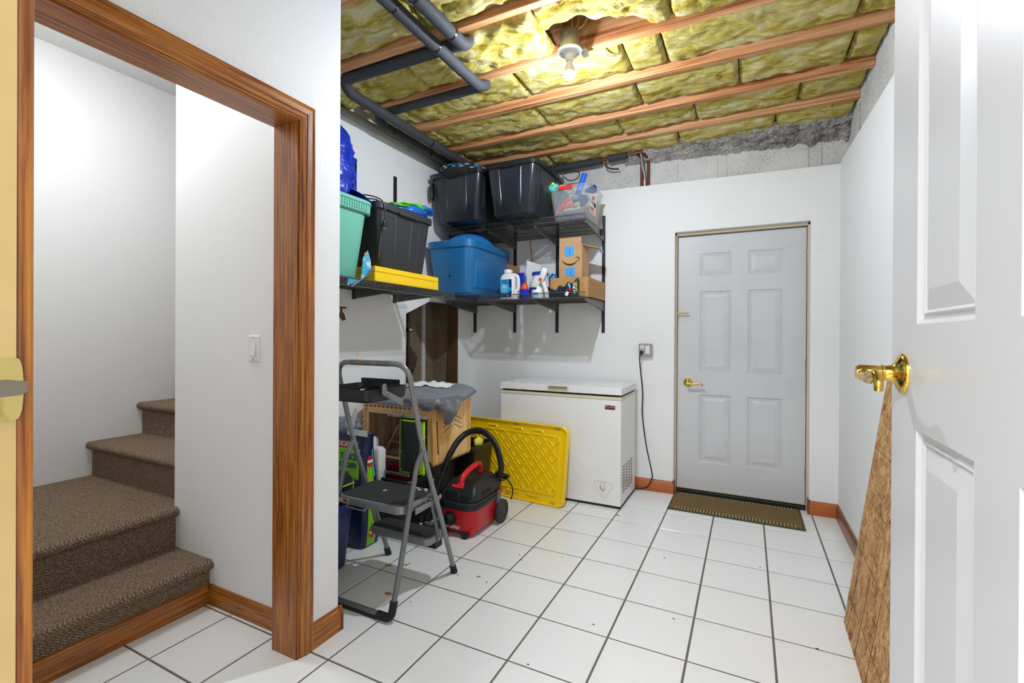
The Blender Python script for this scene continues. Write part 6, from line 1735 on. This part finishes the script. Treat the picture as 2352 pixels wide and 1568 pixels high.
MB().tube([Vector(bagtop(1, k / 20.0)) for k in range(2, 21)] + [Vector(bagtop(1 - k / 20.0, 1)) for k in range(1, 18)], 0.010, 8).build('piping', m_greybag_dk, gy, smooth=True)
def clothf(u, v):
    p = Vector(bagtop(0.40 + 0.42 * u, 0.30 + 0.22 * v + 0.20 * u))
    return (p.x, p.y, p.z + 0.010 + 0.022 * abs(noise.noise(Vector((u * 5, v * 4, 7)))))
wc = MB().grid(clothf, 26, 14).build('white_cloth', m_cloth, smooth='all', solid=0.006)
tag(wc, 'crumpled white cloth lying on the grey nylon bag', 'cloth')

# ------------------------------------------------------------------ black bins around the pet house
t = thing('black_bin', 'black plastic bin supporting the wooden pet house', 'bin', (-0.99, 0.78, 0))
tote_shell(tr(-0.985, 0.775, 0.0), t, 0.40, 0.34, 0.45, 0.39, 0.414, 0.03, m_black, 0.03, 0.012)
t = thing('black_bin', 'low open black bin in front of the pet house behind the ladder', 'bin', (-0.86, 0.42, 0))
tote_shell(tr(-0.855, 0.418, 0.0), t, 0.27, 0.13, 0.31, 0.165, 0.365, 0.03, m_black, 0.03, 0.010)
t = thing('green_black_tote', 'very dark green tote with a yellow toy behind the vacuum hose', 'tote', (-0.88, 1.14, 0))
m_dkgreen = plain('dark_olive_tote', '#22241a', 0.35)
tote_shell(tr(-0.895, 1.152, 0.0), t, 0.45, 0.24, 0.51, 0.29, 0.44, 0.03, m_dkgreen, 0.035, 0.018)
yt = MB().ell((-0.665, 1.10, 0.462), 0.03, 0.05, 0.035, 16, 10, crumple(0.3, 2.0, 6.0)).build('yellow_toy', plain('toy_pale_yellow', '#e8dc5a', 0.5), smooth='all')
tag(yt, 'pale yellow toy poking out of the dark green tote', 'toy')
# lime edged board
lp = thing('lime_board', 'black flat board with lime green edges leaning in front of the pet house', 'board', (-0.71, 0.38, 0.40))
bx0, bx1, by, bz0, bz1 = -0.812, -0.628, 0.385, 0.402, 0.728
MB().box(bx0 + 0.006, bx1 - 0.030, by - 0.005, by + 0.012, bz0 + 0.006, bz1 - 0.006).build('black_face', m_black_matte, lp, bevel=0.002)
MB().box(bx0, bx0 + 0.006, by - 0.004, by + 0.014, bz0, bz1).build('lime_edge', m_lime, lp)
MB().box(bx1 - 0.030, bx1, by - 0.004, by + 0.014, bz0, bz1).build('lime_edge', m_lime, lp, bevel=0.002)
MB().box(bx0, bx1, by - 0.004, by + 0.014, bz1 - 0.006, bz1).build('lime_edge', m_lime, lp)
MB().box(bx0, bx1, by - 0.004, by + 0.014, bz0, bz0 + 0.006).build('lime_edge', m_lime, lp)
for z in (0.42, 0.53, 0.705):
    MB().lathe([(0.006, 0), (0.005, 0.003), (0, 0.004)], (bx0 + 0.016, by - 0.005, z), (0, -1, 0), 12).build('screw', m_steel, lp)
MB().box(-0.935, -0.63, by + 0.02, by + 0.034, 0.738, 0.756).build('grey_bar', m_galv, lp, bevel=0.002)
MB().box(-0.93, -0.715, by - 0.035, by - 0.02, 0.388, 0.404).build('grey_bar', m_steel, lp, bevel=0.002)
MB().tube(smooth_path([(-0.775, by - 0.012, 0.765), (-0.785, by - 0.012, 0.735), (-0.790, by - 0.012, 0.66), (-0.775, by - 0.012, 0.55), (-0.73, by - 0.014, 0.45), (-0.70, by - 0.016, 0.41)], 7), 0.0028, 7).build('thin_cord', m_rubber_cord, lp, smooth=True)
for k in range(3):
    MB().tube([(-0.695 + 0.020 * math.cos(a), by - 0.02 + 0.01 * math.sin(a + k), 0.425 + 0.016 * math.sin(a) + 0.004 * k) for a in [2 * math.pi * q / 16 for q in range(17)]], 0.003, 7, False).build('cord_knot', m_rubber_cord, lp, smooth=True)
# white jugs and red crate
for k, (x, y, w_, z0, z1, lb) in enumerate(((-0.955, 0.345, 0.085, 0.34, 0.552, 'white translucent jug in front of the red crate'), (-1.06, 0.40, 0.075, 0.34, 0.595, 'white translucent jug half hidden beside the pet food bag'))):
    j_ = thing('milky_jug', lb, 'jug', (x, y, z0), 0, 'white jugs by the pet house')
    MB().loft([rrect(x, y, w_ - 0.01, 0.06, 0.018, z0), rrect(x, y, w_, 0.07, 0.02, z0 + 0.01), rrect(x, y, w_, 0.07, 0.02, z1 - 0.02), rrect(x, y, w_ - 0.02, 0.05, 0.02, z1 - 0.004), rrect(x, y, w_ - 0.04, 0.03, 0.012, z1)]).build('body', m_jugwhite, j_, smooth=50)
rcx = thing('red_crate', 'dark red plastic basket with oval holes below the pet house window', 'basket', (-0.87, 0.49, 0.30))
MB().box(-0.985, -0.775, 0.468, 0.472, 0.30, 0.418).build('front', m_darkred, rcx, bevel=0.001)
MB().box(-0.985, -0.775, 0.472, 0.50, 0.30, 0.306).build('base', m_darkred, rcx)
for k in range(6):
    MB(tr(-0.965 + k * 0.034, 0.4675, 0.385) @ Matrix.Rotation(math.radians(18), 4, 'Y')).ell((0, 0, 0), 0.010, 0.0015, 0.022, 14, 8).build('oval_hole', plain('hole_dark', '#3a0608', 0.7) if 'hole_dark' not in bpy.data.materials else bpy.data.materials['hole_dark'], rcx)

# ------------------------------------------------------------------ pet food bag
pf = thing('pet_food_bag', 'navy and lime green pet food bag standing by the left of the ladder', 'bag', (-1.02, 0.20, 0))
def bagring(z):
    f = z / 0.66
    w_ = 0.285 - 0.02 * f
    d_ = 0.15 * (1 - 0.45 * max(0, f - 0.45) / 0.55)
    r = rrect(-1.015 + 0.012 * math.sin(z * 9), 0.195 + 0.012 * f, w_, d_, 0.03, z, 6)
    return [(x + 0.006 * noise.noise(Vector((x * 12, y * 12, z * 9))), y + 0.007 * noise.noise(Vector((x * 11, y * 9, z * 10 + 5))), zz) for x, y, zz in r]
pb = MB().loft([bagring(0.002 + 0.66 * k / 26) for k in range(27)]).build('sack', m_navybag, pf, smooth=60)
def bag_pt(side, u, z, off):
    r = bagring(z)
    p, q = (r[-1], r[0]) if side == 'right' else (r[3 * 7 - 1], r[3 * 7])
    x, y = lerp(p[0], q[0], u), lerp(p[1], q[1], u)
    return Vector((x + off, y, z)) if side == 'right' else Vector((x, y - off, z))
def bag_patch(name, mat, side, u0, u1, z0, z1, off, nu=6, nv=18):
    return MB().grid(lambda u, v: bag_pt(side, lerp(u0, u1, u), lerp(z0, z1, v), off), nu, nv).build(name, mat, pf, smooth='all', solid=0.0016)
m_bagred = plain('bag_red', '#c81e28', 0.4)
def bag_text(body, size, side, u, z, off, mat, sx=1.0, rot=False, par=None):
    c = bag_pt(side, u, z, off)
    fx, fy = ((1, 0, 0), (0, 0, 1)) if side == 'front' else (((0, 1, 0), (0, 0, 1)) if not rot else ((0, 0, -1), (0, 1, 0)))
    o = text(body, size, frame(c, fx, fy), 'bag_word', mat, par or pf, bold=True, sx=sx)
    return o
bag_patch('green_panel', m_green, 'front', 0.0, 1.0, 0.40, 0.575, 0.0015, 10, 14)
bag_patch('red_band', m_bagred, 'front', 0.0, 0.80, 0.577, 0.617, 0.0015, 8, 4)
bag_text('DEDICATED', 0.038, 'front', 0.36, 0.597, 0.004, m_paper, 0.92)
bag_text('T RICE', 0.052, 'front', 0.62, 0.527, 0.006, m_navy, 0.9)
bag_text('CHICKEN', 0.040, 'front', 0.60, 0.478, 0.006, m_navy, 0.85)
bag_patch('food_picture', m_card, 'front', 0.55, 0.85, 0.33, 0.395, 0.0015, 4, 4)
bag_patch('pale_edge', m_skyt, 'right', 0.86, 1.0, 0.40, 0.57, 0.0015, 3, 8)
bag_patch('green_stripe', m_green, 'right', 0.10, 0.82, 0.008, 0.52, 0.0015, 6, 26)
bag_text('EATER', 0.045, 'right', 0.5, 0.27, 0.006, m_navy, rot=True)
for z in (0.088, 0.50):
    c = bag_pt('right', 0.46, z, 0.003)
    e = MB().prism([(0.024 * math.cos(a), 0.034 * math.sin(a)) for a in [2 * math.pi * k / 18 for k in range(18)]], c, (0, 1, 0), (0, 0, 1), (1, 0, 0), 0.003).build('round_emblem', m_bagred, pf)
    MB().box(c.x + 0.003, c.x + 0.004, c.y - 0.022, c.y + 0.022, z - 0.008, z + 0.008).build('emblem_band', m_paper, e)
MB().ell((-1.06, 0.195, 0.70), 0.10, 0.035, 0.055, 26, 14, crumple(0.35, 2.5, 4.0)).build('crumpled_top', plain('foil_silver', '#8e96a2', 0.3, 0.3), pf, smooth=30)
MB().add([(-1.02, 0.15, 0.66), (-0.985, 0.15, 0.655), (-0.945, 0.16, 0.815), (-0.975, 0.16, 0.82)], [(0, 1, 2, 3)]).build('paper_strip', m_paper, pf, solid=0.002)
MB().add([(-1.03, 0.145, 0.73), (-0.99, 0.15, 0.66), (-0.87, 0.16, 0.655), (-0.87, 0.16, 0.69), (-0.965, 0.15, 0.695)], [(0, 1, 2, 3, 4)]).build('paper_strip', m_paper, pf, solid=0.002)
# navy bin with a cap on it
t = thing('navy_bin', 'dark blue bin behind the wall end at the left of the ladder', 'bin', (-0.97, -0.18, 0))
tote_shell(tr(-0.975, -0.19, 0.0), t, 0.34, 0.30, 0.385, 0.36, 0.35, 0.05, m_bluebin, 0.045, 0.008)
cp = thing('sport_cap', 'black cap with lime trim resting on the dark blue bin', 'cap', (-0.86, -0.05, 0.352))
MB().ell((-0.872, -0.055, 0.432), 0.080, 0.070, 0.080, 24, 14, crumple(0.10, 2.0, 4.4)).build('crown', m_fabric_b, cp, smooth='all')
MB().tube([(-0.872 + 0.086 * math.cos(a), -0.055 + 0.075 * math.sin(a), 0.405 + 0.045 * math.cos(a)) for a in [2 * math.pi * k / 26 for k in range(27)]], 0.004, 8, False).build('lime_trim', m_lime, cp, smooth=True)

# ------------------------------------------------------------------ specks and stains on the floor tiles
random.seed(21)
spots = [(1052, 1321), (1193, 1274), (1118, 1337), (1363, 1434), (1213, 1526), (1291, 1279), (1547, 1421), (1526, 1281), (1746, 1303), (1877, 1490), (940, 1294), (943, 1382), (1198, 1286)]
f_ = 1078.9
def on_floor(u, v):
    d = _f + _r2 * ((u - 1176.0) / f_) - _u2 * ((v - 773.64) / f_)
    return CAM + d * (-CAM.z / d.z)
for k, (u, v) in enumerate(spots):
    p = on_floor(u, v)
    o = MB().ell((p.x, p.y, 0.0012), random.uniform(0.003, 0.007), random.uniform(0.002, 0.004), 0.0015, 8, 5, crumple(0.4, 2.0, k)).build('grit_speck', m_dirt)
    tag(o, 'tiny dark speck of grit on the white floor tiles', 'speck', 'specks on the floor')
for k, (u, v, s) in enumerate(((892, 1298, 0.02), (932, 1297, 0.016), (892, 1363, 0.022), (1099, 1324, 0.012), (1418, 1183, 0.02))):
    p = on_floor(u, v)
    o = MB().prism([(s * math.cos(a) * (1 + 0.4 * noise.noise(Vector((math.cos(a), math.sin(a), k)))), s * 0.6 * math.sin(a) * (1 + 0.4 * noise.noise(Vector((math.cos(a) * 2, math.sin(a), k + 4))))) for a in [2 * math.pi * q / 16 for q in range(16)]], (p.x, p.y, 0.0002), (1, 0, 0), (0, 1, 0), (0, 0, 1), 0.0006).build('rust_stain', m_stain)
    tag(o, ('rust stain under the top ladder step shadow', 'rust stain beside the left front ladder rail', 'rust stain near the front base of the ladder', 'faint rust stain on a tile right of the ladder foot', 'rust stain at the freezer corner')[k], 'stain')
